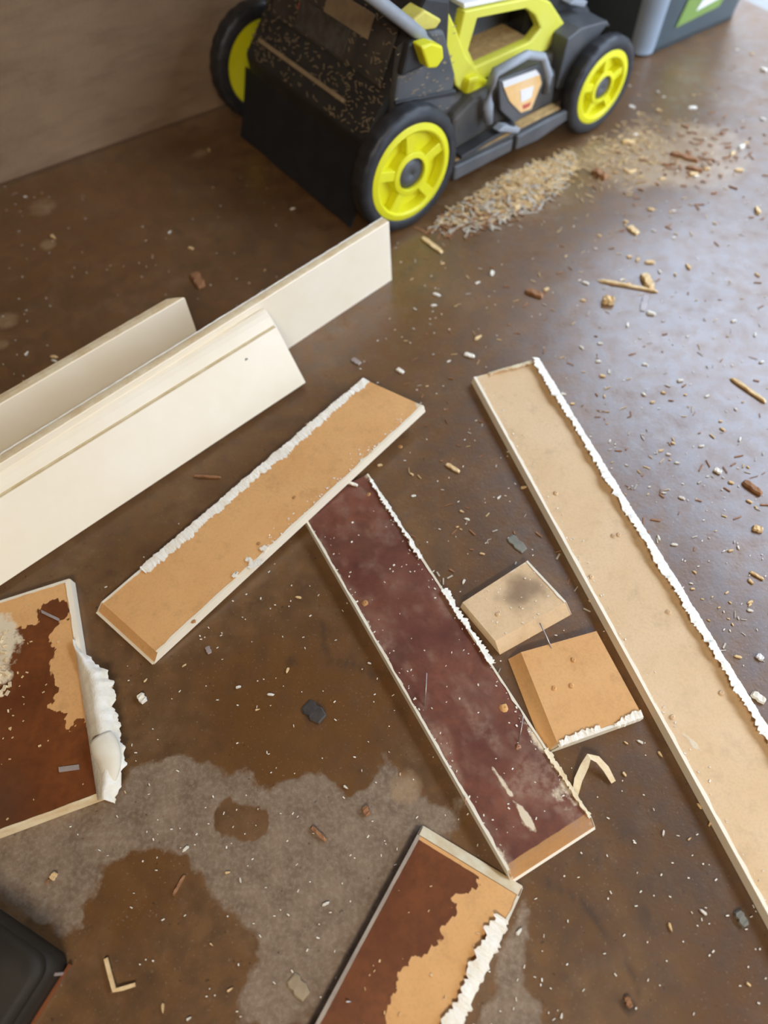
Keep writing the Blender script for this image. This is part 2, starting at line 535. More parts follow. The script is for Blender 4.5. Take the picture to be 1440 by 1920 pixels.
class Board:
    """top quad q00 q10 q11 q01 (u along the length, v across); ext = how far the bottom reaches out at u0, v0, u1, v1"""
    def __init__(s, name, label, quad, t=0.016, ext=(0, 0, 0, 0), mat=MDF, group='torn off trim boards on the floor', step=0.003, stain=None, pale=None, spot=None, haze=None):
        s.q = [Vector(p) for p in quad]
        s.t = t
        q = s.q
        s.L = ((q[1] - q[0]).length + (q[2] - q[3]).length) / 2
        s.W = ((q[3] - q[0]).length + (q[2] - q[1]).length) / 2
        s.du = ((q[1] - q[0]) + (q[2] - q[3])).normalized()
        s.dv = ((q[3] - q[0]) + (q[2] - q[1])).normalized()
        s.nz = s.du.cross(s.dv).normalized()
        if s.nz.z < 0:
            s.nz = -s.nz
        c = (q[0] + q[1] + q[2] + q[3]) / 4
        s.root = thing(name, Vector((c.x, c.y, max(0.0, c.z - t))), label, 'board', group)
        nu = max(4, int(s.L / step)); nv = max(4, int(s.W / step))
        us = np.linspace(0, 1, nu + 1); vs_ = np.linspace(0, 1, nv + 1)
        U, V = np.meshgrid(us, vs_, indexing='ij')
        P = ((1 - U) * (1 - V))[..., None] * np.array(q[0]) + (U * (1 - V))[..., None] * np.array(q[1]) + (U * V)[..., None] * np.array(q[2]) + ((1 - U) * V)[..., None] * np.array(q[3])
        UU, VV = U * s.L, V * s.W
        s.e = ext
        b = [q[0] - s.du * ext[0] - s.dv * ext[1], q[1] + s.du * ext[2] - s.dv * ext[1], q[2] + s.du * ext[2] + s.dv * ext[3], q[3] - s.du * ext[0] + s.dv * ext[3]]
        s.b = [p - s.nz * t for p in b]
        n = P.shape[0] * P.shape[1]
        I = np.arange(n).reshape(nu + 1, nv + 1)
        verts = P.reshape(-1, 3).tolist()
        fs = np.stack([I[:-1, :-1], I[1:, :-1], I[1:, 1:], I[:-1, 1:]], -1).reshape(-1, 4).tolist()
        loop = list(I[:, 0]) + list(I[-1, 1:]) + list(I[-2::-1, -1]) + list(I[0, -2:0:-1])
        lu = [(U.flat[i], V.flat[i]) for i in loop]
        base = n
        for u, v in lu:
            p = s.b[0] * (1 - u) * (1 - v) + s.b[1] * u * (1 - v) + s.b[2] * u * v + s.b[3] * (1 - u) * v
            verts.append(tuple(p))
        k = len(loop)
        for i in range(k):
            j = (i + 1) % k
            fs.append((int(loop[i]), int(loop[j]), base + j, base + i))
        fs.append(tuple(range(base, base + k)))
        s.core = mesh_obj('core', verts, fs, mat, s.root)
        for nm, fn in (('stain', stain), ('pale', pale), ('spot', spot), ('haze', haze)):
            if fn is not None:
                a = np.clip(fn(UU, VV), 0, 1).ravel()
                al = np.concatenate([a, [a[i] for i in loop]])
                fattr(s.core, nm, al)

    def top(s, u, v, h=0.0):
        """point over the back face, u and v in metres"""
        a, c = u / s.L, v / s.W
        q = s.q
        return q[0] * (1 - a) * (1 - c) + q[1] * a * (1 - c) + q[2] * a * c + q[3] * (1 - a) * c + s.nz * h

    def bot(s, u, v):
        a, c = u / s.L, v / s.W
        q = s.b
        return q[0] * (1 - a) * (1 - c) + q[1] * a * (1 - c) + q[2] * a * c + q[3] * (1 - a) * c

    def paint_face(s, mat=WHITE, th=0.0022, out=0.0012):
        """the painted front, which lies underneath and shows as a thin line"""
        c = (s.b[0] + s.b[1] + s.b[2] + s.b[3]) / 4
        lo = [p + (p - c).normalized() * out + s.nz * 0.0002 for p in s.b]
        hi = [p + s.nz * th for p in lo]
        m = MB().prism(lo, s.nz * th)
        return m.build('painted_face', mat, s.root)

    def edge(s, side, mat=WHITE_SHADE, lip=0.004, jag=0.003, seed=1, out=0.0012, frm=0.0, to=1.0, step=0.003):
        """painted side: a sheet down the side with an uneven lip over the back face; side is v0, v1, u0 or u1"""
        along = s.L if side[0] == 'v' else s.W
        k = int(along * (to - frm) / step)
        rows = [[], [], []]
        for i in range(k + 1):
            a = along * (frm + (to - frm) * i / k)
            w = max(0.0006, lip + jag * float(fbm(np.array(a * 60.0), np.array(seed * 3.1), seed)))
            if side == 'v0':
                pin, pe, pb, o = s.top(a, w, 0.0006), s.top(a, 0, 0.0008), s.bot(a, 0), -s.dv
            elif side == 'v1':
                pin, pe, pb, o = s.top(a, s.W - w, 0.0006), s.top(a, s.W, 0.0008), s.bot(a, s.W), s.dv
            elif side == 'u0':
                pin, pe, pb, o = s.top(w, a, 0.0006), s.top(0, a, 0.0008), s.bot(0, a), -s.du
            else:
                pin, pe, pb, o = s.top(s.L - w, a, 0.0006), s.top(s.L, a, 0.0008), s.bot(s.L, a), s.du
            rows[0].append(pin)
            rows[1].append(pe + o * out)
            rows[2].append(pb + o * out + s.nz * 0.0004)
        ob = sheet('painted_edge', rows, mat, s.root, 0.0008)
        return ob

    def fringe(s, side, mat=SKIN, w=0.010, jag=0.006, rise=0.003, over=0.003, seed=1, frm=0.0, to=1.0, step=0.0022, name='paint_fringe', ojag=0.003, curl=True):
        """torn paint skin standing proud along an edge"""
        along = s.L if side[0] == 'v' else s.W
        k = int(along * (to - frm) / step)
        rows = [[], [], [], [], []]
        for i in range(k + 1):
            a = along * (frm + (to - frm) * i / k)
            f = lambda sc, sd: float(fbm(np.array(a * sc), np.array(sd * 1.7), sd + seed * 11))
            ww = max(0.0015, w + jag * (f(35, 1) + 0.6 * f(300, 4) + 0.65 * (float(hsh(np.array(i), np.array(seed), 3)) - 0.5)))
            oo = max(0.0005, over + ojag * (f(50, 2) + 0.6 * f(230, 7) + 0.65 * (float(hsh(np.array(i), np.array(seed), 8)) - 0.5)))
            r = rise * (1 + 0.7 * f(90, 3))
            prof = ((ww, 0.0012 + r), (ww * 0.62, 0.0008 + r * 0.9), (ww * 0.2, r * 0.62), (-oo * 0.5, r * 0.25), (-oo, -0.005 + 0.003 * f(120, 5)))
            if not curl:                        # skin lying flat and standing up a little at the outer edge
                prof = ((ww, 0.0007), (ww * 0.62, 0.001 + r * 0.3), (ww * 0.2, 0.001 + r * 0.8), (-oo * 0.6, 0.001 + r), (-oo, 0.0004 + r * 0.6))
            for j, (inn, h) in enumerate(prof):
                h += 0.0007 * float(fbm(np.array(a * 300.0), np.array(j * 5.3), seed + j)) + 0.0004
                if side == 'v0':
                    p = s.top(a, inn, h)
                elif side == 'v1':
                    p = s.top(a, s.W - inn, h)
                elif side == 'u0':
                    p = s.top(inn, a, h)
                else:
                    p = s.top(s.L - inn, a, h)
                rows[j].append(p)
        return sheet(name, rows, mat, s.root, 0.0009)

    def local(s, px, py):
        """u, v in metres of a spot seen at a pixel"""
        z = s.root.location.z + s.t
        p = at(px, py, z)
        for _ in range(3):
            r = p - s.q[0]
            u, v = r.dot(s.du), r.dot(s.dv)
            p = at(px, py, s.top(u, v).z)
        r = p - s.q[0]
        return r.dot(s.du), r.dot(s.dv)

    def poly(s, pts):
        return [s.local(*p) for p in pts]


def sheet(name, rows, mat, parent, th):
    k = len(rows[0]); m = len(rows)
    vs = [p for r in rows for p in r]
    fs = [(j * k + i, j * k + i + 1, (j + 1) * k + i + 1, (j + 1) * k + i) for j in range(m - 1) for i in range(k - 1)]
    o = mesh_obj(name, vs, fs, mat, parent)
    so = o.modifiers.new('thickness', 'SOLIDIFY')
    so.thickness = th
    so.offset = 0
    return o


def crumbs(b, name, mat, n, fn, size=(0.0006, 0.0018), seed=3, h=0.0005):
    """loose specks lying on a board: one countless part"""
    rnd = random.Random(seed); m = MB()
    for _ in range(n):
        u, v = fn(rnd)
        r = rnd.uniform(*size); a = rnd.uniform(0, math.pi)
        d1 = (b.du * math.cos(a) + b.dv * math.sin(a)) * r
        d2 = (b.dv * math.cos(a) - b.du * math.sin(a)) * r * rnd.uniform(0.3, 0.7)
        m.box(b.top(u, v, h + r * 0.25), d1, d2 + b.nz * r * rnd.uniform(-0.2, 0.2), b.nz * r * 0.3)
    o = m.build(name, mat, b.root)
    o['kind'] = 'stuff'
    return o


def nail(b, base, tip, zt, mat=STEEL, r=0.0008):
    u, v = b.local(*base)
    p0 = b.top(u, v, -0.002)
    p1 = at(tip[0], tip[1], zt)
    m = MB().tube([p0, lerp(p0, p1, 0.5) + Vector((0.0006, 0, 0)), p1], r, 6)
    hd = (p1 - p0).normalized()
    return m.build('brad_nail', mat, b.root, True)


def knob(b, px, py, r=0.004, mat=None):
    """raised nail hole blister in the back face"""
    u, v = b.local(px, py)
    m = MB(); n = 9
    rings = [(1.0, 0.0003), (0.75, r * 0.35), (0.4, r * 0.65), (0.15, r * 0.3)]
    vs = []
    rnd = random.Random(int(px * 7 + py))
    for k, (rr, h) in enumerate(rings):
        for i in range(n):
            a = 2 * math.pi * i / n
            q = r * rr * rnd.uniform(0.75, 1.2)
            vs.append(b.top(u + math.cos(a) * q, v + math.sin(a) * q, h))
    fs = [(k * n + i, k * n + (i + 1) % n, (k + 1) * n + (i + 1) % n, (k + 1) * n + i) for k in range(len(rings) - 1) for i in range(n)]
    fs.append(tuple(range((len(rings) - 1) * n, len(rings) * n)))
    m.add(vs, fs)
    return m.build('nail_blister', mat or MDF, b.root, True)


def V3(p, z):
    return Vector((p[0], p[1], z))


def spots(lst, seed=0):
    def f(U, V):
        a = np.zeros(U.shape)
        for (u, v), r in lst:
            a = np.maximum(a, sstep(1, 0.3, np.hypot(U - u, V - v) / r + fbm(U * 150, V * 150, seed) * 0.4))
        return a
    return f


# board E: soaked dark board under the crossing board
qE = [V3((-0.1375, 0.611), .016), V3((0.138, 0.073), .016), V3((0.250, 0.130), .016), V3((-0.0255, 0.674), .016)]


def e_pale(U, V):
    U = U - 0.021
    e = sstep(0.012, 0.0, V) * (0.35 + 0.5 * fbm(U * 30, V * 10, 2)) + sstep(0.016, 0.0, 0.124 - V) * (0.35 + 0.5 * fbm(U * 26, V * 10, 8))
    st = np.exp(-((V - 0.052 - (U - 0.5) * 0.05) / 0.004) ** 2) * sstep(0.43, 0.5, U) * sstep(0.58, 0.55, U) * (0.62 + 0.7 * fbm(U * 90, V * 90, 33))
    blotch = 0.55 * np.exp(-((U - 0.545) / 0.03) ** 2 - ((V - 0.108) / 0.014) ** 2) + 0.6 * np.exp(-((U - 0.55) / 0.016) ** 2 - ((V - 0.052) / 0.012) ** 2)
    haze = 0.4 * sstep(0.1, 0.5, fbm(U * 16, V * 24, 12))
    return e + st + blotch


bE = Board('trim_board', 'dark water-soaked reddish brown trim board, its upper end under the tan crossing board', qE, .016, (0, .001, .013, .001), MDF_DARK,
           stain=lambda U, V: 0.9 + 0 * U - 0.9 * sstep(0.004, 0.0, 0.603 - U) , pale=e_pale,
           haze=lambda U, V: 0.75 * sstep(-0.05, 0.45, fbm(U * 15, V * 26, 12)) * sstep(.1, .35, U) + .35 * sstep(0.0, .4, fbm(U * 40, V * 50, 19)),
           spot=lambda U, V: np.maximum(0.7 * np.exp(-((U - 0.296) / 0.012) ** 2 - ((V - 0.022) / 0.012) ** 2), 0.4 * sstep(0.25, 0.6, fbm(U * 10, V * 14, 23))))
bE.paint_face()
bE.edge('v0', WHITE_SHADE, 0.002, 0.0025, 4)
bE.edge('v1', WHITE_SHADE, 0.002, 0.0022, 6)
bE.fringe('v1', SKIN, 0.004, 0.005, 0.002, 0.003, 5, 0.02, 0.30)
bE.fringe('v1', SKIN, 0.003, 0.004, 0.003, 0.008, 9, 0.40, 0.62, ojag=0.006)
bE.fringe('v1', RAW, 0.004, 0.003, 0.001, 0.004, 15, 0.84, 0.995)
crumbs(bE, 'paint_crumbs', SKIN, 170, lambda r: (r.uniform(0.05, bE.L - 0.02), r.choice((abs(r.gauss(0, 0.008)), bE.W - abs(r.gauss(0, 0.009)), r.uniform(0.01, 0.12)))), (0.0005, 0.0017), 3)
nail(bE, (805, 1325), (800, 1262), .040)
nail(bE, (985, 1395), (981, 1342), .036)
nail(bE, (885, 1505), (872, 1496), .022, RUSTY)
knob(bE, 689, 1130, .005, MDF_DARK)
knob(bE, 957, 1325, .006, MDF)
knob(bE, 985, 1397, .004, RUSTY)

# board C: tan board lying across board E, right end raised by it
qC = [V3((-0.338, 0.373), .0165), V3((0.0740, 0.7915), .0470), V3((-0.0265, 0.8565), .0470), V3((-0.432, 0.455), .0165)]


def c_pale(U, V):
    e = sstep(0.02, 0.0, V) * (0.32 + 0.5 * fbm(U * 40, V * 30, 2)) * sstep(0.2, 0.35, U)
    tip = sstep(0.03, 0.0, 0.59 - U) * sstep(0.05, 0.0, V) * 0.9
    return e + tip


bC = Board('trim_board', 'tan-backed trim board lying diagonally across the dark soaked board', qC, .016, (.015, .002, .001, .002), MDF,
           pale=c_pale, stain=lambda U, V: 0.28 * sstep(0.0, 0.5, fbm(U * 9, V * 26, 5)) + 0.25 * np.exp(-((U - 0.2) / 0.03) ** 2 - ((V - 0.05) / 0.012) ** 2))
bC.paint_face(WHITE, .0025, .0018)
bC.edge('v0', WHITE, 0.0025, 0.002, 2, 0.0015)
bC.edge('v1', WHITE_SHADE, 0.002, 0.002, 3)
bC.fringe('v1', SKIN, 0.0125, 0.007, 0.0022, 0.003, 7, 0.13, 0.999, curl=False)
crumbs(bC, 'paint_crumbs', SKIN, 90, lambda r: (r.uniform(0.22, bC.L - 0.02), abs(r.gauss(0.003, 0.009))), (0.0005, 0.0017), 5)
for (px, py), r in zip(((455, 1040), (470, 1012), (425, 1065), (445, 1030)), (.011, .006, .005, .005)):
    u, v = bC.local(px, py)
    m = MB()
    for k in range(7):
        a = random.uniform(0, 6.28)
        m.box(bC.top(u + random.uniform(-r, r) * .6, v + random.uniform(-r, r) * .6, .0015), bC.du * r * random.uniform(.3, .7) + bC.dv * r * random.uniform(-.3, .3),
              bC.dv * r * random.uniform(.15, .4), bC.nz * .0012)
    m.build('paint_scrap', SKIN, bC.root)
for px, py in ((691, 808), (640, 905), (520, 905), (355, 1160), (462, 1000)):
    knob(bC, px, py, .0035, MDF_DARK)
nail(bC, (375, 1130), (392, 1096), .022, STEEL)

# board D: long pale-backed board along the right
D_u = Vector((0.2975, -0.9547, 0))
D_v = Vector((0.9547, 0.2975, 0))
q0 = V3((0.174, 0.880), .016)
qD = [q0, q0 + D_u * 1.12, q0 + D_u * 1.12 + D_v * .127, q0 + D_v * .127]
bD = Board('trim_board', 'longest pale-backed trim board running down the right side with a ragged white edge', qD, .016, (.002, .002, 0, .001), MDF_PALE,
           stain=lambda U, V: 0.30 * sstep(-0.1, 0.5, fbm(U * 7 - V * 3, V * 30, 5)) * sstep(0.25, 0.4, U),
           pale=lambda U, V: sstep(0.014, 0.0, V) * (0.4 + 0.4 * fbm(U * 30, V * 20, 4)) + sstep(0.02, 0.0, U) * (0.5 + 0.5 * fbm(U * 60, V * 40, 4)) * sstep(0.07, 0.03, V) + 0.8 * np.exp(-((U - 0.70) / 0.02) ** 2 - ((V - 0.022 - (U - .7) * .3) / 0.006) ** 2))
bD.paint_face()
bD.edge('v0', WHITE, 0.003, 0.002, 12, 0.0015)
bD.edge('v1', WHITE_SHADE, 0.002, 0.002, 13)
bD.fringe('v1', SKIN, 0.0155, 0.0055, 0.008, 0.003, 17, 0.0, 1.0)
bD.fringe('u0', RAW, 0.008, 0.006, 0.003, 0.002, 18, 0.22, 0.9, name='torn_end')
for px, py in ((1160, 1003), (1253, 1148), (1352, 1300), (1108, 1082), (1260, 1345), (1042, 925), (1150, 1005)):
    knob(bD, px, py, .0045, MDF_PALE)
crumbs(bD, 'paint_crumbs', SKIN, 110, lambda r: (r.uniform(0.02, 1.0), abs(r.gauss(0.004, 0.012))), (0.0005, 0.0017), 6)

# board B: small block between boards D and E
qB = [V3((0.113, 0.434), .018), V3((0.218, 0.499), .018), V3((0.266, 0.428), .018), V3((0.155, 0.371), .018)]
bB = Board('trim_offcut', 'small tan offcut with a dark damp blotch beside the dark board', qB, .018, (.002, .001, .001, .016), MDF_PALE, 'trim offcuts between the boards',
           spot=lambda U, V: 0.8 * sstep(1.3, .2, np.hypot((U - 0.08) / 0.045, (V - 0.036) / 0.030) + .5 * fbm(U * 45, V * 45, 4)),
           pale=lambda U, V: sstep(0.006, 0.0, 0.123 - U) * (0.55 + 0.5 * fbm(U * 50, V * 60, 3)) + sstep(0.006, 0.0, V) * sstep(.06, .1, U) * .7)
bB.edge('u1', WHITE_SHADE, 0.002, 0.002, 3)
knob(bB, 930, 1155, .004, MDF_PALE)
crumbs(bB, 'paint_crumbs', SKIN, 30, lambda r: (r.uniform(0.01, 0.12), r.uniform(0.005, 0.08)), (0.0005, 0.0017), 8)

# board G: square offcut
qG = [V3((0.190, 0.353), .018), V3((0.223, 0.220), .018), V3((0.344, 0.256), .018), V3((0.304, 0.381), .018)]
bG = Board('trim_offcut', 'square tan offcut with a sloping left side and frayed white lower edge', qG, .018, (.001, .017, .001, .001), MDF, 'trim offcuts between the boards',
           stain=lambda U, V: 0.2 * sstep(0.1, .5, fbm(U * 26, V * 26, 4)),
           pale=lambda U, V: sstep(0.02, 0.0, 0.137 - U) * (0.42 + 0.6 * fbm(U * 60, V * 60, 9)),
           spot=lambda U, V: .7 * np.exp(-((V - 0.012) / 0.0012) ** 2) * sstep(0.0, .3, fbm(U * 60, V * 10, 3)) + .7 * np.exp(-((V - 0.02) / 0.0015) ** 2) * sstep(0.1, .4, fbm(U * 50, V * 10, 13)))
bG.edge('u1', WHITE_SHADE, 0.002, 0.002, 5)
bG.fringe('u1', SKIN, 0.006, 0.006, 0.002, 0.002, 21, 0.02, 0.5)
bG.fringe('u1', SKIN, 0.006, 0.006, 0.002, 0.003, 24, 0.66, 1.0)
for px, py in ((1040, 1288), (1072, 1283), (1076, 1234)):
    knob(bG, px, py, .004, MDF)
nail(bG, (1038, 1217), (1012, 1168), .030, STEEL, .0010)

# board F: stained board at the bottom
F_u = Vector((-0.125, -0.191, 0)).normalized()
F_v = Vector((0.191, -0.125, 0)).normalized() * -1
F_v = Vector((0.853, -0.522, 0))
f0 = V3((0.029, 0.117), .016)
qF = [f0, f0 + F_u * .55, f0 + F_u * .55 + F_v * .138, f0 + F_v * .138]
_pf = None


class _T:                                       # pixel -> board coordinates before the board exists
    def __init__(s, q):
        s.q = [Vector(p) for p in q]
        s.du = (s.q[1] - s.q[0]).normalized(); s.dv = (s.q[3] - s.q[0]).normalized()

    def __call__(s, pts):
        out = []
        for p in pts:
            r = at(p[0], p[1], s.q[0].z) - s.q[0]
            out.append((r.dot(s.du), r.dot(s.dv)))
        return out


tF = _T(qF)
stF = tF([(760, 1540), (905, 1640), (890, 1665), (900, 1652), (865, 1672), (845, 1690), (855, 1720), (830, 1745), (832, 1770), (805, 1785), (775, 1805), (750, 1835), (755, 1860), (735, 1885), (728, 1930), (690, 2100), (400, 2100)])
bF = Board('trim_board', 'stained trim board at the bottom edge, half dark brown and half tan', qF, .016, (.013, .001, 0, .001), MDF,
           stain=lambda U, V: np.where(U < 0.004, 0, sstep(-0.004, 0.004, sdf(stF, U, V) + fbm(U * 60, V * 60, 4) * 0.006 + fbm(U * 170, V * 170, 7, 3) * .009)),
           pale=lambda U, V: sstep(0.004, 0, V) * .25)
bF.paint_face(WHITE_SHADE)
bF.edge('v0', plain('grey_paint_edge', (150, 136, 122), (172, 158, 142), 0.5), 0.003, 0.0008, 7)
bF.edge('v1', WHITE_SHADE, 0.002, 0.002, 8)
bF.fringe('v1', SKIN, 0.018, 0.009, 0.004, 0.003, 31, 0.055, 1.0, ojag=0.006, step=.0026)
# strip over the far mitre, its lit brightness put into a pale colour
m = MB().prism([bF.top(-.0006, 0.001, .0006), bF.top(-.0006, bF.W - .001, .0006), bF.bot(0, bF.W - .001) + Vector((0, 0, .003)) - F_u * .001, bF.bot(0, .001) + Vector((0, 0, .003)) - F_u * .001], -bF.nz * .001 - F_u * .0006)
m.build('lit_mitre_end', RAW, bF.root)
nail(bF, (668, 1886), (648, 1878), .020, STEEL, .0009)
crumbs(bF, 'paint_crumbs', WOOD, 26, lambda r: (r.uniform(0.02, 0.25), r.uniform(0.01, 0.12)), (0.0006, 0.002), 9)

# board H: stained piece on the left with a peeling paint skin
H_u = Vector((0.106, -0.316, 0)).normalized()
H_v = Vector((-0.948, -0.318, 0)).normalized()
h0 = V3((-0.490, 0.496), .017)
qH = [h0, h0 + H_u * .333, h0 + H_u * .333 + H_v * .24, h0 + H_v * .24]
tH = _T(qH)
stH = tH([(125, 1130), (100, 1125), (70, 1140), (75, 1165), (50, 1175), (-200, 1200), (-200, 1600), (250, 1600), (160, 1350), (148, 1352), (130, 1365), (120, 1340), (90, 1328), (105, 1300), (104, 1280), (92, 1240), (104, 1218), (88, 1200), (100, 1180), (130, 1160)])
hw = tH([(-20, 1150), (20, 1150), (42, 1190), (35, 1230), (20, 1280), (-20, 1300)])
bH = Board('trim_board', 'brown stained trim board piece at the left edge with white paint skin peeling off', qH, .017, (.001, .001, .003, 0), MDF,
           stain=lambda U, V: sstep(-0.004, 0.004, sdf(stH, U, V) + fbm(U * 60, V * 60, 4) * 0.005 + fbm(U * 190, V * 190, 7, 3) * .009),
           pale=lambda U, V: .75 * sstep(-.02, .015, sdf(hw, U, V) + fbm(U * 40, V * 40, 4) * .02),
           spot=lambda U, V: .8 * np.exp(-((U - .30) / .05) ** 2 - ((V - .13) / .04) ** 2) + .35 * np.exp(-((U - .2) / .05) ** 2 - ((V - .15) / .05) ** 2))
bH.paint_face(WHITE_SHADE)
bH.edge('v0', WHITE, 0.006, 0.0012, 7, 0.0015, 0.0, 0.42)
bH.edge('u0', WHITE_SHADE, 0.003, 0.0015, 7, 0.001)
bH.edge('u1', RAW, 0.002, 0.001, 9, 0.001)
# the peeled skin: rises from the edge, folds over outwards and ends torn
rows = [[] for _ in range(9)]
K = 90
for i in range(K + 1):
    a = i / K
    u = 0.105 + a * 0.235
    w = 0.055 * sstep(0.0, 0.35, np.array(a)) * (1 - 0.55 * sstep(0.85, 1.0, np.array(a)))
    w = float(w) + 0.006 * float(fbm(np.array(a * 26.), np.array(1.), 3)) + 0.004
    for j in range(9):
        t = j / 8
        ang = t * (1.5 + 0.5 * math.sin(a * 3))
        x = w * (0.15 + 0.85 * t) if j else 0
        up = 0.022 * math.sin(min(1, t * 1.15) * math.pi) * (0.3 + 0.9 * a * (1.25 - a)) + 0.001
        jag = (0.004 * float(fbm(np.array(a * 60.), np.array(7.), 5)) if j == 8 else 0)
        p = bH.top(u + (0.012 * t if a > .9 else 0), 0.006, 0) - H_v * (x * 0.72 + jag) + Vector((0, 0, up))
        p.z = max(p.z, 0.003 + 0.001 * (8 - j))
        rows[j].append(p)
sk = sheet('peeling_paint_skin', rows, SKIN, bH.root, .0009)
for p in sk.data.polygons:
    p.use_smooth = True
# rolled end of the skin
mr = MB(); K = 18; pts = []
rr_ = []
for i in range(K + 1):
    a = i / K
    pts.append(bH.top(0.262 + a * 0.068, -0.012 - 0.006 * math.sin(a * 3.1), 0.009 - .004 * a))
    rr_.append(0.016 * (0.55 + 0.6 * math.sin(min(1, a * 1.6 + .35) * math.pi * .62)) * (1 - 0.75 * a ** 3))
mr.tube(pts, rr_, 16, .62)
mr.build('rolled_paint_skin', WHITE_SHADE, bH.root, True)
u_, v_ = bH.local(130, 1441)
mr = MB().box(bH.top(u_, v_, .001), bH.dv * -.013 + bH.du * .003, bH.du * .0035, bH.nz * .0008)
mr.build('paper_scrap', SCRAP, bH.root)
u_, v_ = bH.local(95, 1155)
mr = MB().box(bH.top(u_, v_, .001), bH.dv * .012 - bH.du * .012, bH.du * .0028, bH.nz * .0006)
mr.build('paper_scrap', SCRAP, bH.root)
crumbs(bH, 'wood_crumbs', WOOD, 70, lambda r: (r.uniform(0.02, 0.33), r.uniform(0.02, 0.2)), (0.0006, 0.002), 12)
crumbs(bH, 'wood_fibres', RAW, 110, lambda r: (abs(r.gauss(0.10, 0.035)), r.uniform(0.10, 0.16)), (0.002, 0.005), 14)


# ------------------------------------------------------------------ white trim boards standing on edge, left
def profile_board(name, label, p_right, direc, length, tilt, prof, parts, mitre=0.0, z0=0.0):
    """prof: closed list of (depth behind the front plane, height along the board face); extruded along -direc from the right end"""
    d = Vector((math.cos(direc), math.sin(direc), 0))
    n = Vector((-d.y, d.x, 0))                 # away from the camera
    up = n * math.cos(tilt) + Vector((0, 0, math.sin(tilt)))
    bk = n * math.sin(tilt) - Vector((0, 0, math.cos(tilt)))
    p0 = V3(p_right, z0)
    root = thing(name, Vector((p0.x, p0.y, 0)) - d * length * .5, label, 'board', 'white trim boards on edge at the left')

    def pt(a, dep, h):
        return p0 - d * (a + mitre * dep) + bk * dep + up * h
    n_ = len(prof)
    K = 40
    vs, fs = [], []
    for i in range(K + 1):
        a = length * i / K
        wob = 0.0007 * float(fbm(np.array(a * 9.), np.array(3.), 5))
        for dep, h in prof:
            vs.append(pt(a if i else 0, dep + wob, h))
    for i in range(K):
        for j in range(n_):
            fs.append((i * n_ + j, i * n_ + (j + 1) % n_, (i + 1) * n_ + (j + 1) % n_, (i + 1) * n_ + j))
    fs.append(tuple(range(n_)))
    fs.append(tuple(range(K * n_, (K + 1) * n_)))
    return root, pt, d, n, up, bk, vs, fs, n_, K


# the tall one standing upright in the middle
rt, pt, d, n, up, bk, vs, fs, n_, K = profile_board('trim_board', 'white trim board standing on edge, reaching furthest to the mower wheel', (0.033, 1.166), math.radians(41.6), 1.0, math.radians(87.5),
    [(0, 0), (0, .134), (.001, .1355), (.0165, .1355), (.0175, .134), (.0175, 0)], None)
mesh_obj('painted_board', vs, fs, WHITE, rt)
rows = [[], [], [], []]
for i in range(200):
    a = 0.001 + i * 0.005
    f = float(fbm(np.array(a * 50.), np.array(1.), 4))
    rows[0].append(pt(a, .0014, .1360)); rows[1].append(pt(a, .006, .1366)); rows[2].append(pt(a, .0125 + .0008 * f, .1366)); rows[3].append(pt(a, .0145 + .0014 * f, .1360))
sheet('raw_top_edge', rows, RAW, rt, .0008)
rows = [[], [], []]
for i in range(400):
    a = 0.001 + i * 0.0025
    f = float(fbm(np.array(a * 120.), np.array(1.), 14))
    rows[0].append(pt(a, .0150 + .001 * f, .1366)); rows[1].append(pt(a, .0172, .1372 + .0006 * f)); rows[2].append(pt(a, .0186, .1345 + .001 * f))
sheet('paint_fringe', rows, SKIN, rt, .0008)
m = MB().prism([pt(-.0006, .001, .002), pt(-.0006, .0165, .002), pt(-.0006, .0165, .134), pt(-.0006, .001, .134)], -d * .0008)
m.build('raw_end', WHITE_SHADE, rt)

# the large one in front, leaning back against it, with a moulded top
PR = [(0, 0), (0, .112), (.0012, .1132), (.0042, .1142), (.0042, .1162), (.0022, .118), (.0020, .124), (.0030, .134), (.0056, .142), (.0092, .147), (.0125, .149), (.0140, .149), (.0145, 0)]
TILT = math.radians(54)
rt, pt, d, n, up, bk, vs, fs, n_, K = profile_board('trim_board', 'white baseboard with a moulded top, front of the left group, leaning back on the upright board', (-0.136, 0.888), math.radians(40.3), .86, TILT, PR, None, z0=.0088)
mesh_obj('painted_board', vs, fs, WHITE, rt)
rows = [[], [], []]
for i in range(2):
    a = (0.0008, .859)[i]
    rows[0].append(pt(a, .0010, .1130)); rows[1].append(pt(a, .0042, .1152)); rows[2].append(pt(a, .0026, .1178))
sheet('moulding_groove', rows, GROOVE, rt, .0005)
m = MB().prism([pt(-.0006, x, y) for x, y in ((.0008, .002), (.0008, .111), (.0052, .1155), (.004, .13), (.0105, .1465), (.0135, .148), (.0137, .002))], -d * .0006)
m.build('raw_end', WHITE_SHADE, rt)
rows = [[], [], []]
for i in range(60):
    a = i / 59
    h = .004 + a * .128
    f = float(fbm(np.array(a * 14.), np.array(1.), 8))
    rows[0].append(pt(.002, .003, h)); rows[1].append(pt(-.0025 - .001 * f, .008, h)); rows[2].append(pt(-.001, .0142, h))
sheet('frayed_end', rows, SKIN, rt, .0008)
m = MB().tube([pt(.078, -.0003, .092), pt(.078, .0, .0921), pt(.078, .002, .092)], .003, 8)
m.build('nail_hole', GREYSPOT, rt)

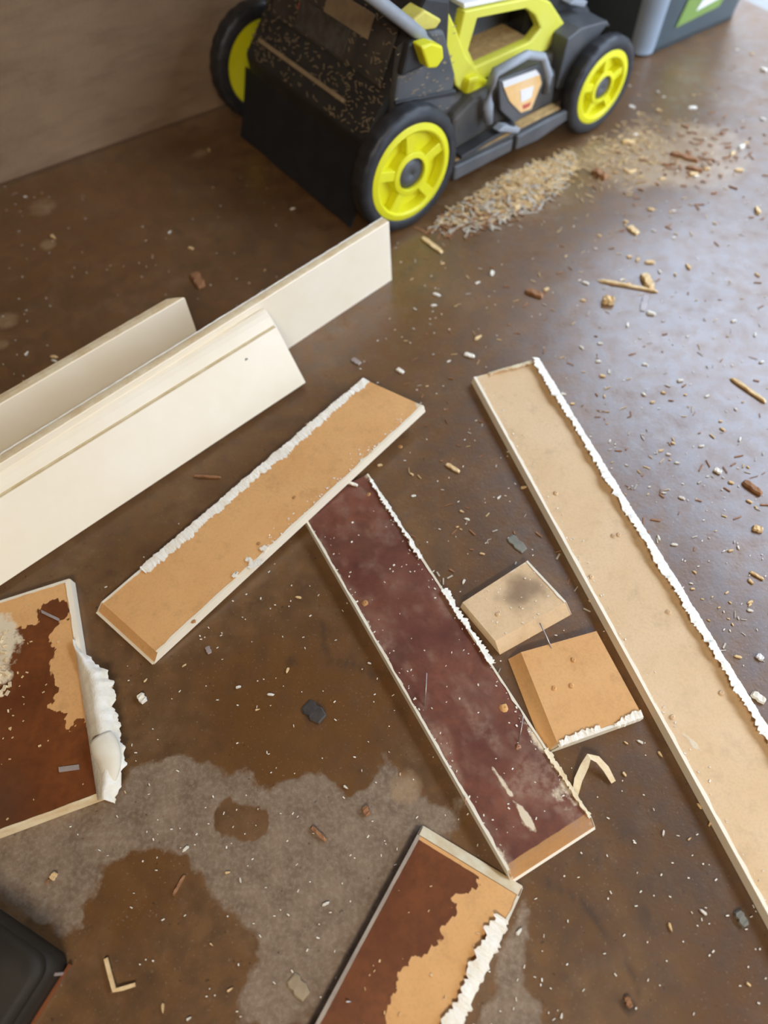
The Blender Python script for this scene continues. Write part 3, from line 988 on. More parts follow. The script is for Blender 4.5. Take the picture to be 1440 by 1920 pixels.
# the short one behind with a mitred end
rt, pt, d, n, up, bk, vs, fs, n_, K = profile_board('trim_board', 'white trim board standing on edge behind the others, with a mitred right end', (-0.336, 0.983), math.radians(40.8), .8, math.radians(88),
    [(0, 0), (0, .1305), (.001, .132), (.0185, .132), (.0195, .1305), (.0195, 0)], None, mitre=1.35)
mesh_obj('painted_board', vs, fs, WHITE, rt)
rows = [[], [], []]
for i in range(160):
    a = 0.001 + i * 0.005
    f = float(fbm(np.array(a * 50.), np.array(1.), 24))
    rows[0].append(pt(a, .0012, .1325)); rows[1].append(pt(a, .009, .1331)); rows[2].append(pt(a, .0180 + .0006 * f, .1325))
sheet('raw_top_edge', rows, RAW, rt, .0008)

# ------------------------------------------------------------------ lawn mower (local frame: x forward, y to its left, origin under the right rear wheel)
mw = thing('lawn_mower', Vector((0.0813, 1.3284, 0.0)), 'black lawn mower with yellow-green wheel rims standing on the floor by the wall', 'lawn mower', None, False)
mw.rotation_euler = (0, 0, math.radians(36.1))


def wheel(cx, cz, R, r, y0, y1, face, name='wheel'):
    """face = -1: the spoked outer face looks to -y"""
    w = y1 - y0
    a, b = (y0, y1) if face < 0 else (y1, y0)
    s = 1 if face < 0 else -1
    n = 72
    prof = [(r, a + s * .003), (r + .006, a), (R - .011, a + s * .001), (R - .003, a + s * .005), (R, a + s * .010), (R, a + s * (w - .010)), (R - .003, a + s * (w - .005)), (R - .011, a + s * (w - .001)), (r, a + s * w)]
    lug = lambda k, j: (-.0022 if (k % 3 == 0 and j in (3, 4, 5, 6)) else 0)
    t = MB().lathe_y(prof, cx, cz, n, False, lug)
    t.lathe_y([(r, a + s * .003), (r - .004, a + s * .012), (r - .004, a + s * (w - .004)), (r, a + s * w)], cx, cz, n, False)
    tyre = t.build(name, RUBBER, mw, True)
    k = MB()
    # rim: outer ring, recessed web, hub ring and five spokes
    k.lathe_y([(r + .001, a + s * .002), (r - .012, a - s * .001), (r - .016, a + s * .002), (r - .018, a + s * .022), (r - .001, a + s * .022)], cx, cz, 60, True)
    k.lathe_y([(r - .001, a + s * .022), (0.002, a + s * .022), (0.002, a + s * (w - .006)), (r - .001, a + s * (w - .006))], cx, cz, 48, True)
    h0, h1 = r * .31, r * .47
    k.lathe_y([(h1, a + s * .022), (h1 - .002, a + s * .001), (h0 + .002, a - s * .001), (h0, a + s * .022)], cx, cz, 40, True)
    for i in range(5):
        g = math.radians(20 + 72 * i)
        er = Vector((math.cos(g), 0, math.sin(g))); et = Vector((-math.sin(g), 0, math.cos(g)))
        c = Vector((cx, a + s * .0125, cz)) + er * (h1 + r - .014) / 2
        k.box(c, er * ((r - .014 - h1) / 2 + .002), et * (r * .105), Vector((0, .0095, 0)))
    rim = k.build('rim', YELLOW, tyre, False, .0015)
    hc = MB().lathe_y([(h0 + .001, a + s * .006), (h0 * .6, a + s * .003), (0.001, a + s * .002), (0.001, a + s * .02), (h0 + .001, a + s * .02)], cx, cz, 24, True)
    hc.build('hub_cap', GREY, tyre, True)
    return tyre


wheel(0, .126, .126, .0985, 0, .046, -1)
wheel(0, .126, .126, .0985, .548, .594, 1)
wheel(.5647, .104, .104, .0775, 0, .040, -1)
wheel(.5647, .104, .104, .0775, .539, .579, 1)

k = MB()                                        # cutting deck
k.abox(.135, .452, .022, .557, .058, .088)
k.xz([(.06, .07), (.06, .13), (.10, .19), (.46, .19), (.62, .14), (.655, .09), (.655, .06)], .07, .51)
k.xz([(.135, .088), (.145, .165), (.20, .19), (.40, .19), (.445, .165), (.455, .088)], .045, .535)
k.build('deck', BLACK2, mw, bevel=.01)
k = MB().abox(.137, .45, .0215, .046, .0885, .0915)
k.build('dust_ledge', TAN_DUST, mw)
k = MB().xz([(.128, .050), (.128, .084), (.30, .080), (.30, .052)], .012, .0225).xz([(.31, .050), (.31, .082), (.47, .086), (.485, .062), (.38, .046)], .010, .0225)
k.build('side_skirt', GREY, mw, bevel=.004)
k = MB().tube([(0, .05, .126), (0, .53, .126)], .009, 10).tube([(.5647, .042, .104), (.5647, .538, .104)], .008, 10)
k.build('axle', GREY, mw, True)
# rear housing with the discharge door
k = MB().xz([(-.062, .135), (-.066, .187), (-.004, .255), (.05, .36), (.085, .40), (.14, .38), (.14, .13)], .066, .512)
k.build('rear_housing', BLACK, mw, bevel=.008)
ed = Vector((.062, 0, .068)).normalized()
nd = Vector((-.068, 0, .062)).normalized()
k = MB()
k.box(Vector((-.040, .32, .2155)) + nd * .004, Vector((0, .155, 0)), ed * .0045, nd * .006)
k.build('door_lip', LABEL_TAN, mw, bevel=.002)
ed2 = Vector((.054, 0, .105)).normalized(); nd2 = Vector((-.105, 0, .054)).normalized()
k = MB().box(Vector((.020, .285, .302)) + nd2 * .002, Vector((0, .19, 0)), ed2 * .050, nd2 * .003)
dr = k.build('discharge_door', BLACK2, mw, bevel=.003)
k = MB().box(Vector((.034, .235, .329)) + nd2 * .006, Vector((0, .072, 0)), ed2 * .021, nd2 * .001)
k.build('warning_label', LABEL_TAN, dr)
for yy, hh in ((.40, .02), (.375, -.012), (.245, -.034)):
    MB().box(Vector((.022, yy, .306)) + ed2 * hh + nd2 * .006, Vector((0, .014, 0)), ed2 * .006, nd2 * .001).build('red_warning_print', LABEL_RED, dr)
k = MB().box(Vector((.012, .30, .287)) + nd2 * .006, Vector((0, .085, 0)), ed2 * .026, nd2 * .0008)
k.build('grey_label', plain('scuffed_grey_label', (92, 90, 86), (70, 66, 62), .6, 60), dr)
# trailing rubber flap
rows = []
prof = [(-.060, .150), (-.068, .120), (-.078, .085), (-.089, .050), (-.100, .020), (-.106, .006)]
for x, z in prof:
    rows.append([Vector((x, .078 + .45 * i / 20, z + .0015 * math.sin(i * .9))) for i in range(21)])
fl = sheet('trailing_flap', rows, FLAP, mw, .005)
# grey side panel, handle bracket and tube
k = MB().xz([(-.010, .20), (-.002, .262), (.012, .335), (.064, .352), (.116, .338), (.150, .25), (.145, .185), (.03, .165)], .052, .072)
k.build('side_panel', GREY, mw, bevel=.006)
k = MB().xz([(-.006, .246), (-.004, .252), (.15, .222), (.15, .212)], .047, .054)
k.build('panel_rib', BLACK, mw, bevel=.002)
k = MB().xz([(.0, .30), (.018, .352), (.066, .358), (.09, .33), (.06, .30)], .036, .055)
k.build('handle_bracket', BLACK, mw, bevel=.006)
k = MB().tube([(.072, .046, .334), (.03, .046, .372), (-.056, .046, .444), (-.40, .046, .72), (-.72, .05, .97)], .0115, 12)
k.tube([(.072, .533, .334), (-.056, .533, .444), (-.40, .533, .72), (-.72, .529, .97)], .0115, 12)
k.tube([(-.72, .05, .97), (-.735, .09, .985), (-.735, .49, .985), (-.72, .529, .97)], .0115, 12)
k.build('handle', GREY_LIGHT, mw, True)
for y0, y1 in ((.012, .046), (.533, .567)):
    k = MB().xz([(.026, .352), (.050, .352), (.078, .338), (.082, .316), (.066, .304), (.044, .310)], y0, y1)
    k.build('handle_knob', YELLOW, mw, bevel=.004)
k = MB().xz([(.030, .372), (.070, .384), (.112, .356), (.098, .345), (.060, .352)], .056, .10)
k.build('folding_latch', YELLOW_DUST, mw, bevel=.004)
# yellow shroud with the battery opening
outer = [(.196, .335), (.394, .306), (.440, .284), (.496, .227), (.446, .179), (.350, .180), (.265, .181)]
inner = [(.232, .314), (.366, .293), (.396, .272), (.412, .238), (.378, .226), (.240, .222), (.212, .262)]
k = MB()


def ring_xz(m, out, inn, y0, y1):
    """frame between two polygons of the same point count"""
    n = len(out)
    vs = [(x, y0, z) for x, z in out] + [(x, y0, z) for x, z in inn] + [(x, y1, z) for x, z in out] + [(x, y1, z) for x, z in inn]
    fs = []
    for i in range(n):
        j = (i + 1) % n
        fs += [(i, j, n + j, n + i), (2 * n + i, 3 * n + i, 3 * n + j, 2 * n + j), (i, 2 * n + i, 2 * n + j, j), (n + i, n + j, 3 * n + j, 3 * n + i)]
    m.add(vs, fs)


ring_xz(k, [(.176, .250), (.196, .335), (.394, .306), (.440, .284), (.496, .227), (.446, .179), (.225, .178)], [(.214, .262), (.232, .314), (.366, .293), (.396, .272), (.420, .240), (.392, .222), (.238, .222)], .088, .112)
k.xz([(.128, .352), (.150, .352), (.172, .318), (.205, .255), (.250, .205), (.262, .181), (.214, .172), (.182, .205), (.160, .26), (.138, .322)], .084, .108)
k.build('battery_shroud', plain('sunfaded_yellow', (222, 216, 62), (226, 222, 92), 0.45, 10), mw, bevel=.004)
k = MB().xz([(.196, .178), (.203, .216), (.229, .214), (.268, .190), (.258, .176)], .066, .090)
k.build('shroud_foot', YELLOW, mw, bevel=.006)
k = MB().abox(.215, .41, .112, .24, .205, .219)
k.build('battery_ledge', TAN_DUST, mw, bevel=.003)
k = MB().xz([(.20, .205), (.20, .32), (.40, .30), (.43, .24), (.43, .205)], .19, .22)
k.build('battery_bay', GREY, mw, bevel=.004)
k = MB().xz([(.20, .336), (.40, .307), (.44, .285), (.44, .292), (.40, .315), (.20, .345)], .095, .46)
k.build('battery_lid', LABEL_WHITE, mw, bevel=.003)
# motor cover and front body
k = MB().xz([(.17, .18), (.16, .30), (.14, .37), (.19, .37), (.20, .19)], .12, .46)
k.xz([(.42, .18), (.43, .285), (.50, .285), (.57, .262), (.635, .20), (.645, .13), (.60, .10)], .13, .45)
k.build('motor_cover', BLACK, mw, bevel=.014)
k = MB().xz([(.455, .12), (.462, .222), (.50, .232), (.585, .222), (.60, .205), (.585, .212), (.530, .170), (.49, .11)], .045, .13)
k.build('front_body', GREY, mw, bevel=.008)
k = MB().xz([(.515, .255), (.53, .26), (.575, .245), (.565, .235)], .10, .13)
k.build('front_grip', GREY_LIGHT, mw, bevel=.003)
# side discharge cover: frame, plate and label
k = MB()
k.tube([(.232, .030, .135), (.226, .028, .175), (.226, .028, .215), (.236, .028, .236), (.32, .026, .243), (.365, .024, .226), (.392, .022, .182), (.392, .022, .145)], .011, 10, .8)
k.build('cover_frame', GREY_LIGHT, mw, True)
k = MB().xz([(.246, .218), (.36, .212), (.384, .17), (.36, .11), (.31, .105), (.262, .15)], .026, .036)
pl = k.build('discharge_cover', GREY, mw, bevel=.003)
k = MB().xz([(.256, .212), (.352, .204), (.366, .190), (.262, .198)], .0235, .026)
k.build('warning_label', LABEL_WHITE, pl)
k = MB().xz([(.262, .198), (.366, .190), (.376, .169), (.356, .121), (.325, .124), (.284, .163)], .0235, .026)
k.build('warning_label', LABEL_ORANGE, pl)
k = MB().xz([(.312, .176), (.352, .172), (.350, .148), (.320, .148)], .0228, .0236)
k.build('label_panel', LABEL_WHITE, pl)
k = MB().xz([(.325, .140), (.352, .138), (.348, .130), (.330, .130)], .0228, .0236)
k.build('label_stripe', LABEL_RED, pl)
k = MB().xz([(.245, .118), (.262, .125), (.315, .100), (.310, .090)], .008, .03)
k.build('height_lever', GREY_LIGHT, mw, bevel=.003)
k = MB().xz([(.145, .092), (.145, .10), (.30, .115), (.30, .106)], .012, .04)
k.build('linkage_bar', BLACK, mw, bevel=.002)
# bits of mown grass stuck all over the rear
k = MB(); rnd = random.Random(5)
for _ in range(420):
    yy = rnd.uniform(.07, .51)
    t = rnd.random()
    if t < .55:
        p = Vector((-.064, yy, .19)) + ed * rnd.uniform(0, .085) + nd * .002; e, nn = ed, nd
    else:
        p = Vector((-.002, yy, .258)) + ed2 * rnd.uniform(0, .11) + nd2 * .007; e, nn = ed2, nd2
    a = rnd.gauss(0, .5)
    l = rnd.uniform(.002, .006)
    k.box(p, (Vector((0, 1, 0)) * math.cos(a) + e * math.sin(a)) * l, (e * math.cos(a) - Vector((0, 1, 0)) * math.sin(a)) * .0007, nn * .0005)
for _ in range(90):
    k.box((rnd.uniform(-.0, .14), .0515, rnd.uniform(.18, .34)), (rnd.uniform(.001, .004), 0, 0), (0, .0006, 0), (0, 0, .0006))
g = k.build('stuck_grass_bits', LABEL_TAN, mw)
g['kind'] = 'stuff'

# ------------------------------------------------------------------ bin behind the mower
c0 = Vector((0.725, 1.99, 0))
bx = Vector((math.cos(math.radians(33)), math.sin(math.radians(33)), 0))
by = Vector((-bx.y, bx.x, 0))
bn = thing('plastic_bin', c0 + bx * .2 + by * .18, 'dark grey-green plastic bin standing beyond the front of the mower', 'bin')


def rrect(x0, x1, y0, y1, r, n=6):
    out = []
    for cx, cy, a0 in ((x1 - r, y1 - r, 0), (x0 + r, y1 - r, 90), (x0 + r, y0 + r, 180), (x1 - r, y0 + r, 270)):
        for i in range(n + 1):
            a = math.radians(a0 + 90 * i / n)
            out.append((cx + r * math.cos(a), cy + r * math.sin(a)))
    return out


def loft(levels, closed_bottom=True):
    m = MB(); vs = []; n = len(levels[0][0])
    for pts, z in levels:
        for x, y in pts:
            vs.append(c0 + bx * x + by * y + Vector((0, 0, z)))
    fs = [(l * n + i, l * n + (i + 1) % n, (l + 1) * n + (i + 1) % n, (l + 1) * n + i) for l in range(len(levels) - 1) for i in range(n)]
    if closed_bottom:
        fs.append(tuple(range(n)))
    fs.append(tuple(range((len(levels) - 1) * n, len(levels) * n)))
    m.add(vs, fs)
    return m


tp = .07
BW, BD = .38, .29
loft([(rrect(0, BW, 0, BD, .035), 0), (rrect(-tp * .02, BW + tp * .02, -tp * .02, BD + tp * .02, .04), .02), (rrect(-tp * .6, BW + tp * .6, -tp * .6, BD + tp * .6, .05), .36), (rrect(-tp, BW + tp, -tp, BD + tp, .055), .58),
      (rrect(-tp + .006, BW + tp - .006, -tp + .006, BD + tp - .006, .05), .58), (rrect(.01, BW - .01, .01, BD - .01, .03), .03)]).build('bin_body', BIN, bn, True)
loft([(rrect(-tp - .015, BW + tp + .015, -tp - .015, BD + tp + .015, .06), .56), (rrect(-tp - .015, BW + tp + .015, -tp - .015, BD + tp + .015, .06), .60), (rrect(-tp + .006, BW + tp - .006, -tp + .006, BD + tp - .006, .05), .60), (rrect(-tp + .006, BW + tp - .006, -tp + .006, BD + tp - .006, .05), .565)], False).build('bin_rim', BIN, bn)
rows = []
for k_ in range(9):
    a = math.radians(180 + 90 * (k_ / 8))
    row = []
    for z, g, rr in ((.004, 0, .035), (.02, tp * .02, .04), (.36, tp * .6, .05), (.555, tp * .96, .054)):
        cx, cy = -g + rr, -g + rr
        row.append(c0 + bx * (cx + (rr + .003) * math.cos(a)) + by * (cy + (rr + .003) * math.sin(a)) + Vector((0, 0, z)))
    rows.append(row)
sheet('highlight_strip', rows, BIN_HIGHLIGHT, bn, .003)  # highlight along the rounded corner, painted as a pale strip


def bface(x, z, off=.0015):
    return c0 + bx * x + by * (-tp * z / .6 - off) + Vector((0, 0, z))


MB().prism([bface(.10, .05), bface(.26, .06), bface(.32, .20), bface(.12, .20)], -by * .001).build('green_patch', PATCH_GREEN, bn)  # green patch on the bin's front face, a white stripe over it
MB().prism([bface(.16, .075, .003), bface(.25, .085, .003), bface(.28, .11, .003), bface(.17, .098, .003)], -by * .001).build('white_patch_stripe', LABEL_WHITE, bn)

# ------------------------------------------------------------------ black case at the lower left corner
tr = math.radians(151)
tx = Vector((math.cos(tr), math.sin(tr), 0))
ty = Vector((math.cos(tr + math.pi / 2), math.sin(tr + math.pi / 2), 0))
c0, bx, by = Vector((-0.392, -0.004, 0)), tx, ty
cs = thing('plastic_case', c0 + tx * .15 + ty * .12, 'low black plastic case with rounded edges at the lower left corner', 'case')
loft([(rrect(0, .32, 0, .26, .018), 0), (rrect(.0, .32, .0, .26, .018), .030), (rrect(.004, .316, .004, .256, .02), .046)]).build('case_base', TUB, cs, True)
loft([(rrect(.003, .317, .003, .257, .02), .046), (rrect(.005, .315, .005, .255, .022), .056), (rrect(.012, .308, .012, .248, .024), .060)]).build('case_lid', TUB, cs, True)
MB().box(c0 - bx * .0015 + by * .13 + Vector((0, 0, .003)), bx * .0015, by * .125, Vector((0, 0, .003))).build('rust_brown_rim', TUB_RIM, cs)
MB().box(c0 - bx * .0006 + by * .016 + Vector((0, 0, .014)), bx * .0008, by * .0016, Vector((0, 0, .014))).build('corner_highlight', SCRAP, cs)  # vertical corner highlight put on as a thin pale strip


# ------------------------------------------------------------------ litter on the floor
def chip(name, pa, pb, w, h, mat, label, cat='chip', group=None, z=0.0006, seed=0):
    """flat splinter from pixel a to pixel b"""
    rnd = random.Random(seed * 13 + 5)
    a, b = at(*pa), at(*pb)
    a.z = b.z = 0
    c = (a + b) / 2
    d = (b - a); L = max(d.length, .002); d = d / L if d.length > 1e-6 else Vector((1, 0, 0))
    nn = Vector((-d.y, d.x, 0))
    n = 5
    lo, hi = [], []
    left, right = [], []
    for i in range(n + 1):
        t = i / n
        ww = w * (0.55 + 0.45 * math.sin(math.pi * min(1, max(0, t * .8 + .1)))) * rnd.uniform(.75, 1.15) / 2
        q = a + d * (L * t)
        left.append(q + nn * ww + d * rnd.uniform(-.1, .1) * L / n)
        right.append(q - nn * ww + d * rnd.uniform(-.1, .1) * L / n)
    vs = []
    for q in left + right[::-1]:
        vs.append(q + Vector((0, 0, z)))
    k = len(vs)
    for q in left + right[::-1]:
        vs.append(c + (q - c) * .86 + Vector((0, 0, z + h * rnd.uniform(.8, 1.15))))
    fs = [(i, (i + 1) % k, k + (i + 1) % k, k + i) for i in range(k)] + [tuple(range(k))[::-1]]
    fs += [(k + i, k + i + 1, 2 * k - 2 - i, 2 * k - 1 - i) for i in range(n)]
    o = mesh_obj(name, vs, fs, mat, None, False, Vector((c.x, c.y, 0)))
    return tag(o, label, cat, group)


def ribbon_thing(name, pts, w, th, mat, label, cat):
    q = [at(*p) for p in pts]
    c = q[0].copy(); c.z = 0
    m = MB()
    n = len(q)
    L_, R_ = [], []
    for i in range(n):
        d = (q[min(i + 1, n - 1)] - q[max(0, i - 1)]); d.z = 0; d.normalize()
        nn = Vector((-d.y, d.x, 0)); ww = w[i] if isinstance(w, (list, tuple)) else w
        L_.append(q[i] + nn * ww / 2); R_.append(q[i] - nn * ww / 2)
    vs = [p + Vector((0, 0, th)) for p in L_] + [p + Vector((0, 0, th)) for p in R_] + L_ + R_
    fs = []
    for i in range(n - 1):
        fs += [(i, i + 1, n + i + 1, n + i), (2 * n + i, 3 * n + i, 3 * n + i + 1, 2 * n + i + 1), (i, 2 * n + i, 2 * n + i + 1, i + 1), (n + i, n + i + 1, 3 * n + i + 1, 3 * n + i)]
    fs += [(0, n, 3 * n, 2 * n), (n - 1, 3 * n - 1, 4 * n - 1, 2 * n - 1)]
    m.add(vs, fs)
    return tag(m.build(name, mat, None, False, 0, c), label, cat)


ribbon_thing('paint_curl', [(1078, 1490, .001), (1084, 1462, .006), (1096, 1436, .012), (1104, 1419, .016), (1120, 1424, .013), (1136, 1442, .007), (1150, 1467, .001)],
             [.008, .0105, .0105, .008, .009, .0095, .007], .0016, RAW, 'curled strip of torn paint bent double beside the lower end of the dark board', 'paint strip')
ribbon_thing('bent_straw', [(199, 1797, .001), (207, 1828, .002), (215, 1857, .003), (232, 1853, .002), (254, 1846, .001)], [.0045, .0045, .005, .0045, .004], .0025, WOOD,
             'pale straw bent into a right angle near the black case', 'straw')
chip('wood_sliver', (583, 1550), (612, 1577), .006, .004, WOOD_DARK, 'short brown wood sliver on the dry grey patch', 'sliver')
chip('wood_sliver', (325, 1680), (347, 1640), .004, .003, WOOD_DARK, 'thin dark sliver on the damp patch at the lower left', 'sliver')
chip('wood_chip', (97, 1650), (106, 1636), .008, .004, WOOD, 'pale wood chip on the dry patch above the black case', 'chip')
chip('wood_chip', (88, 1657), (94, 1648), .003, .002, WOOD_DARK, 'tiny dark splinter beside the pale chip at the lower left', 'chip')
chip('wood_chip', (364, 512), (380, 541), .022, .005, WOOD_DARK, 'reddish brown wood chip on the floor behind the upright white board', 'chip')
chip('wood_chip', (683, 1512), (690, 1530), .010, .005, WOOD_DARK, 'small rust brown chip on the dry patch beside the dark board', 'chip')
chip('wood_sliver', (1369, 709), (1437, 756), .007, .004, WOOD, 'long pale wood sliver on the shiny floor at the right edge', 'sliver')
chip('wood_sliver', (1392, 903), (1428, 929), .010, .006, WOOD_DARK, 'stubby brown wood sliver at the right edge beside the long board', 'sliver')
chip('wood_chip', (1410, 990), (1430, 996), .011, .005, WOOD, 'tan wood chip at the right edge beside the long board', 'chip')
chip('paint_chip', (1338, 880), (1352, 888), .009, .004, SKIN, 'white paint chip on the shiny floor right of the long board', 'chip')
chip('paint_chip', (1408, 1300), (1434, 1318), .011, .006, SKIN, 'white paint flake touching the ragged edge of the long board', 'chip')
chip('paint_chip', (1418, 1228), (1430, 1238), .009, .004, LABEL_WHITE, 'small white chip just above the flake at the lower right edge', 'chip')
chip('wood_chip', (1128, 566), (1152, 569), .016, .012, WOOD, 'blocky tan wood chip on the open floor between mower and long board', 'chip')
chip('wood_chip', (985, 545), (1018, 558), .013, .006, WOOD_DARK, 'brown leaf-like chip on the open floor right of the white boards', 'chip')
chip('wood_chip', (1110, 322), (1136, 336), .018, .010, WOOD_DARK, 'orange brown chip at the end of the clippings pile', 'chip')
chip('wood_chip', (1165, 268), (1192, 268), .012, .006, WOOD, 'pale chip on the floor below the front mower wheel', 'chip')
chip('wood_sliver', (1255, 288), (1310, 304), .012, .006, WOOD_DARK, 'orange brown sliver on the sandy patch right of the mower', 'sliver')
chip('wood_sliver', (1285, 314), (1318, 322), .010, .005, WOOD_DARK, 'shorter brown sliver under the orange one on the sandy patch', 'sliver')
chip('wood_sliver', (1120, 526), (1235, 548), .007, .004, WOOD, 'long frayed sliver lying flat on the open floor', 'sliver')
chip('wood_chip', (1205, 515), (1222, 545), .018, .008, WOOD, 'pale chip lying on the long frayed sliver', 'chip')
chip('paint_strip', (1212, 552), (1204, 585), .014, .001, SCRAP, 'translucent grey tape scrap on the open floor below the frayed sliver', 'scrap')
chip('wood_chip', (1178, 425), (1196, 440), .016, .004, WOOD, 'flat tan scrap on the floor right of the clippings pile', 'chip')
chip('wood_chip', (790, 445), (830, 475), .012, .003, WOOD, 'pale fibrous scrap just below the rear mower wheel', 'chip')
chip('paint_chip', (660, 673), (676, 683), .012, .002, SCRAP, 'pale grey square scrap above the end of the tan crossing board', 'scrap')
chip('paint_chip', (744, 692), (757, 700), .009, .003, SKIN, 'white paint chip above the right end of the tan crossing board', 'chip')
chip('paint_chip', (836, 870), (862, 886), .008, .003, WOOD, 'pale curled chip between the crossing board and the long board', 'chip')
chip('paint_chip', (870, 664), (890, 670), .010, .003, SKIN, 'white chip above the upper end of the long board', 'chip')
chip('paint_chip', (262, 1302), (272, 1318), .012, .005, SKIN, 'white chip on damp floor below the tan crossing board', 'chip')
chip('straw', (362, 893), (415, 896), .005, .003, WOOD_DARK, 'brown straw lying below the large leaning white baseboard', 'straw')
chip('straw', (388, 1212), (394, 1226), .008, .001, SCRAP, 'grey scrap below the tan crossing board', 'scrap')
chip('paint_chip', (650, 915), (672, 922), .006, .003, SKIN, 'white shred hanging at the crossing of the tan and dark boards', 'chip', z=.018)
chip('grey_chip', (955, 1006), (984, 1034), .018, .0015, GREYSPOT, 'grey green flattened spot of filler on floor by the small offcut', 'chip')
chip('paint_smear', (545, 1832), (575, 1870), .018, .0012, LABEL_TAN, 'pale dried paint smear on the floor near the stained bottom board', 'paint smear')
chip('rubber_scrap', (572, 1320), (606, 1350), .024, .0012, DARKSPOT, 'dark round flattened spot on the damp floor in the middle', 'scrap')
chip('bark_chip', (1172, 1868), (1182, 1890), .008, .005, WOOD_DARK, 'dark brown crumb near the lower right corner', 'chip')
chip('filler_crumb', (1380, 1708), (1398, 1738), .012, .005, GREYSPOT, 'crumbly grey lump beside lower end of the long board', 'chip')
chip('paint_chip', (1405, 1072), (1432, 1088), .004, .003, WOOD, 'thin pale splinter at the right edge of the floor', 'sliver')

# scattered pale flakes, alike enough to share a label
rnd = random.Random(21)
proto = []
for s in range(5):
    vs = []
    n = 6
    rr = [rnd.uniform(.7, 1.2) for _ in range(n)]
    for i in range(n):
        a = 2 * math.pi * i / n
        vs.append((math.cos(a) * rr[i] * 1.7, math.sin(a) * rr[i] * .62, 0))
    for i in range(n):
        vs.append((vs[i][0] * .8, vs[i][1] * .8, .55 * rnd.uniform(.6, 1.2)))
    fs = [(i, (i + 1) % n, n + (i + 1) % n, n + i) for i in range(n)] + [tuple(range(n))[::-1], tuple(range(n, 2 * n))]
    for mname, mt in (('a', SKIN), ('b', WOOD)):
        me = bpy.data.meshes.new('flake_shape')
        me.from_pydata(vs, [], fs)
        me.materials.append(mt)
        proto.append(me)
obst = [[b.q[i] for i in range(4)] for b in (bC, bD, bE, bB, bG, bF, bH)]


def inpoly(p, q, grow=.02):
    c = sum(q, Vector()) / 4
    g = [c + (v - c) * (1 + grow / max(.05, (v - c).length)) for v in q]
    ins = False
    for i in range(4):
        a, b = g[i], g[(i + 1) % 4]
        if (a.y > p.y) != (b.y > p.y) and p.x < (b.x - a.x) * (p.y - a.y) / (b.y - a.y) + a.x:
            ins = not ins
    return ins


whites = [[Vector((0.02, 1.22, 0)), Vector((-.75, .55, 0)), Vector((-.55, .40, 0)), Vector((-.10, .86, 0))], [Vector((-.30, 1.03, 0)), Vector((-1.0, .45, 0)), Vector((-.95, .40, 0)), Vector((-.28, .98, 0))]]


def free(p):
    if any(inpoly(p, q) for q in obst) or any(inpoly(p, q, .03) for q in whites):
        return False
    l = p - mw.location
    lx = l.x * math.cos(math.radians(36.1)) + l.y * math.sin(math.radians(36.1)); ly = -l.x * math.sin(math.radians(36.1)) + l.y * math.cos(math.radians(36.1))
    if -.16 < lx < .70 and -.012 < ly < .62:
        return False
    if p.dot(E2) > WALL - .02 or p.dot(E1) > DOOR - .03:
        return False
    if (p - Vector((-.48, -.02, 0))).length < .16:
        return False
    l = p - Vector((.72, 1.98, 0))
    if l.dot(E1) > -.03 and l.dot(E2) > -.09:
        return False
    return True


cnt = 0
while cnt < 215:
    if rnd.random() < .62:
        px, py = rnd.triangular(760, 1640, 1360), rnd.uniform(60, 1250)
    else:
        px, py = rnd.uniform(0, 1440), rnd.uniform(250, 1915)
    p = at(px, py)
    if not free(p):
        continue
    r = rnd.uniform(.0016, .0042) * (rnd.choice((1.2, 1.5, 2.3)) if py < 720 else 1)
    o = bpy.data.objects.new('paint_flake', rnd.choice(proto))
    COL.objects.link(o)
    o.location = (p.x, p.y, .0004)
    o.rotation_euler = (0, 0, rnd.gauss(-.1, .8))
    o.scale = (r, r, r)
    tag(o, 'tiny pale flake of paint or wood scattered on the floor', 'flake', 'pale flakes scattered on the floor')
    cnt += 1


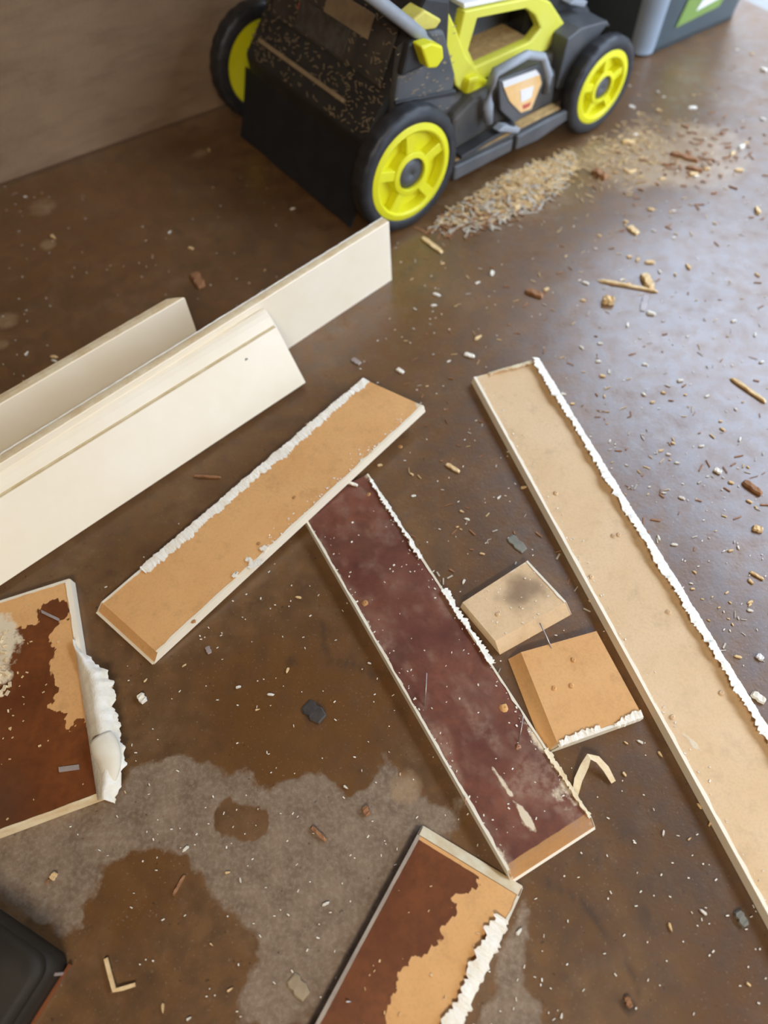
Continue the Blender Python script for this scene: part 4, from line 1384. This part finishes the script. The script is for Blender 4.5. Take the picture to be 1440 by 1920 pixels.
def litter(name, sets, label, cat, seed):
    """uncountable fine litter in one object; sets of (count, placing function, material, length, width and height ranges)"""
    rnd = random.Random(seed); m = MB(); mi = []
    for q, (n, fn, mat, lr, wr, hr) in enumerate(sets):
        k = 0
        while k < n:
            r = fn(rnd)
            if r is None:
                continue
            p, ang, zz = r
            if not free(p):
                continue
            l = rnd.uniform(*lr) / 2; w = rnd.uniform(*wr) / 2; h = rnd.uniform(*hr)
            d = Vector((math.cos(ang), math.sin(ang), rnd.gauss(0, .18) if zz > .003 else 0))
            nn = Vector((-math.sin(ang), math.cos(ang), 0))
            m.box(p + Vector((0, 0, zz + h / 2)), d * l, nn * w, Vector((0, 0, h / 2)))
            mi += [q] * 6
            k += 1
    o = m.build(name, None)
    for st in sets:
        o.data.materials.append(st[2])
    o.data.polygons.foreach_set('material_index', mi)
    return tag(o, label, cat, None, 'stuff')


def pile(cx, cy, sx, sy, hmax, tilt=-.3):
    c = at(cx, cy)

    def f(r):
        gx, gy = r.gauss(0, 1), r.gauss(0, 1)
        if gx * gx + gy * gy > 5.5:
            return None
        d1 = Vector((math.cos(.62), math.sin(.62), 0)); d2 = Vector((-d1.y, d1.x, 0))
        p = c + d1 * gx * sx + d2 * gy * sy
        p.z = 0
        return p, r.gauss(tilt, .9), r.random() ** 2 * hmax * math.exp(-(gx * gx + gy * gy) / 2)
    return f


def scat(x0, x1, y0, y1):
    def f(r):
        p = at(r.uniform(x0, x1), r.uniform(y0, y1))
        p.z = 0
        return p, r.gauss(.3, 1.0), 0.0003
    return f


litter('dry_grass_clippings', [
    (1500, pile(945, 345, .088, .042, .022), STRAW, (.010, .042), (.0016, .0036), (.0008, .0016)),
    (600, pile(935, 350, .095, .05, .020), PALE_STRAW, (.010, .036), (.0016, .004), (.0008, .0016)),
    (620, pile(920, 358, .095, .05, .014), WOOD_DARK, (.008, .026), (.0012, .0028), (.0008, .0016)),
    (260, pile(930, 350, .09, .045, .014), DARK_STRAW, (.008, .026), (.0012, .0028), (.0008, .0016))],
    'pile of dry grass clippings on the floor beside the mower deck', 'clippings', 2)
litter('fine_floor_litter', [
    (300, pile(1150, 290, .10, .06, .004), STRAW, (.005, .02), (.001, .002), (.0006, .0012)),
    (110, pile(1290, 300, .12, .07, .003), WOOD_DARK, (.006, .022), (.0015, .004), (.0008, .002)),
    (760, scat(-150, 1700, 300, 1925), SKIN, (.0012, .0040), (.0008, .0016), (.0004, .001)),
    (150, scat(760, 1760, 100, 1000), STRAW, (.004, .014), (.0008, .002), (.0005, .0012)),
    (200, scat(760, 1760, 100, 1100), WOOD_DARK, (.004, .016), (.0008, .0026), (.0005, .0012)),
    (200, scat(760, 1760, 100, 1300), PALE_STRAW, (.004, .012), (.0008, .0026), (.0004, .001))],
    'fine crumbs and straw bits strewn thinly over the whole floor', 'litter', 8)
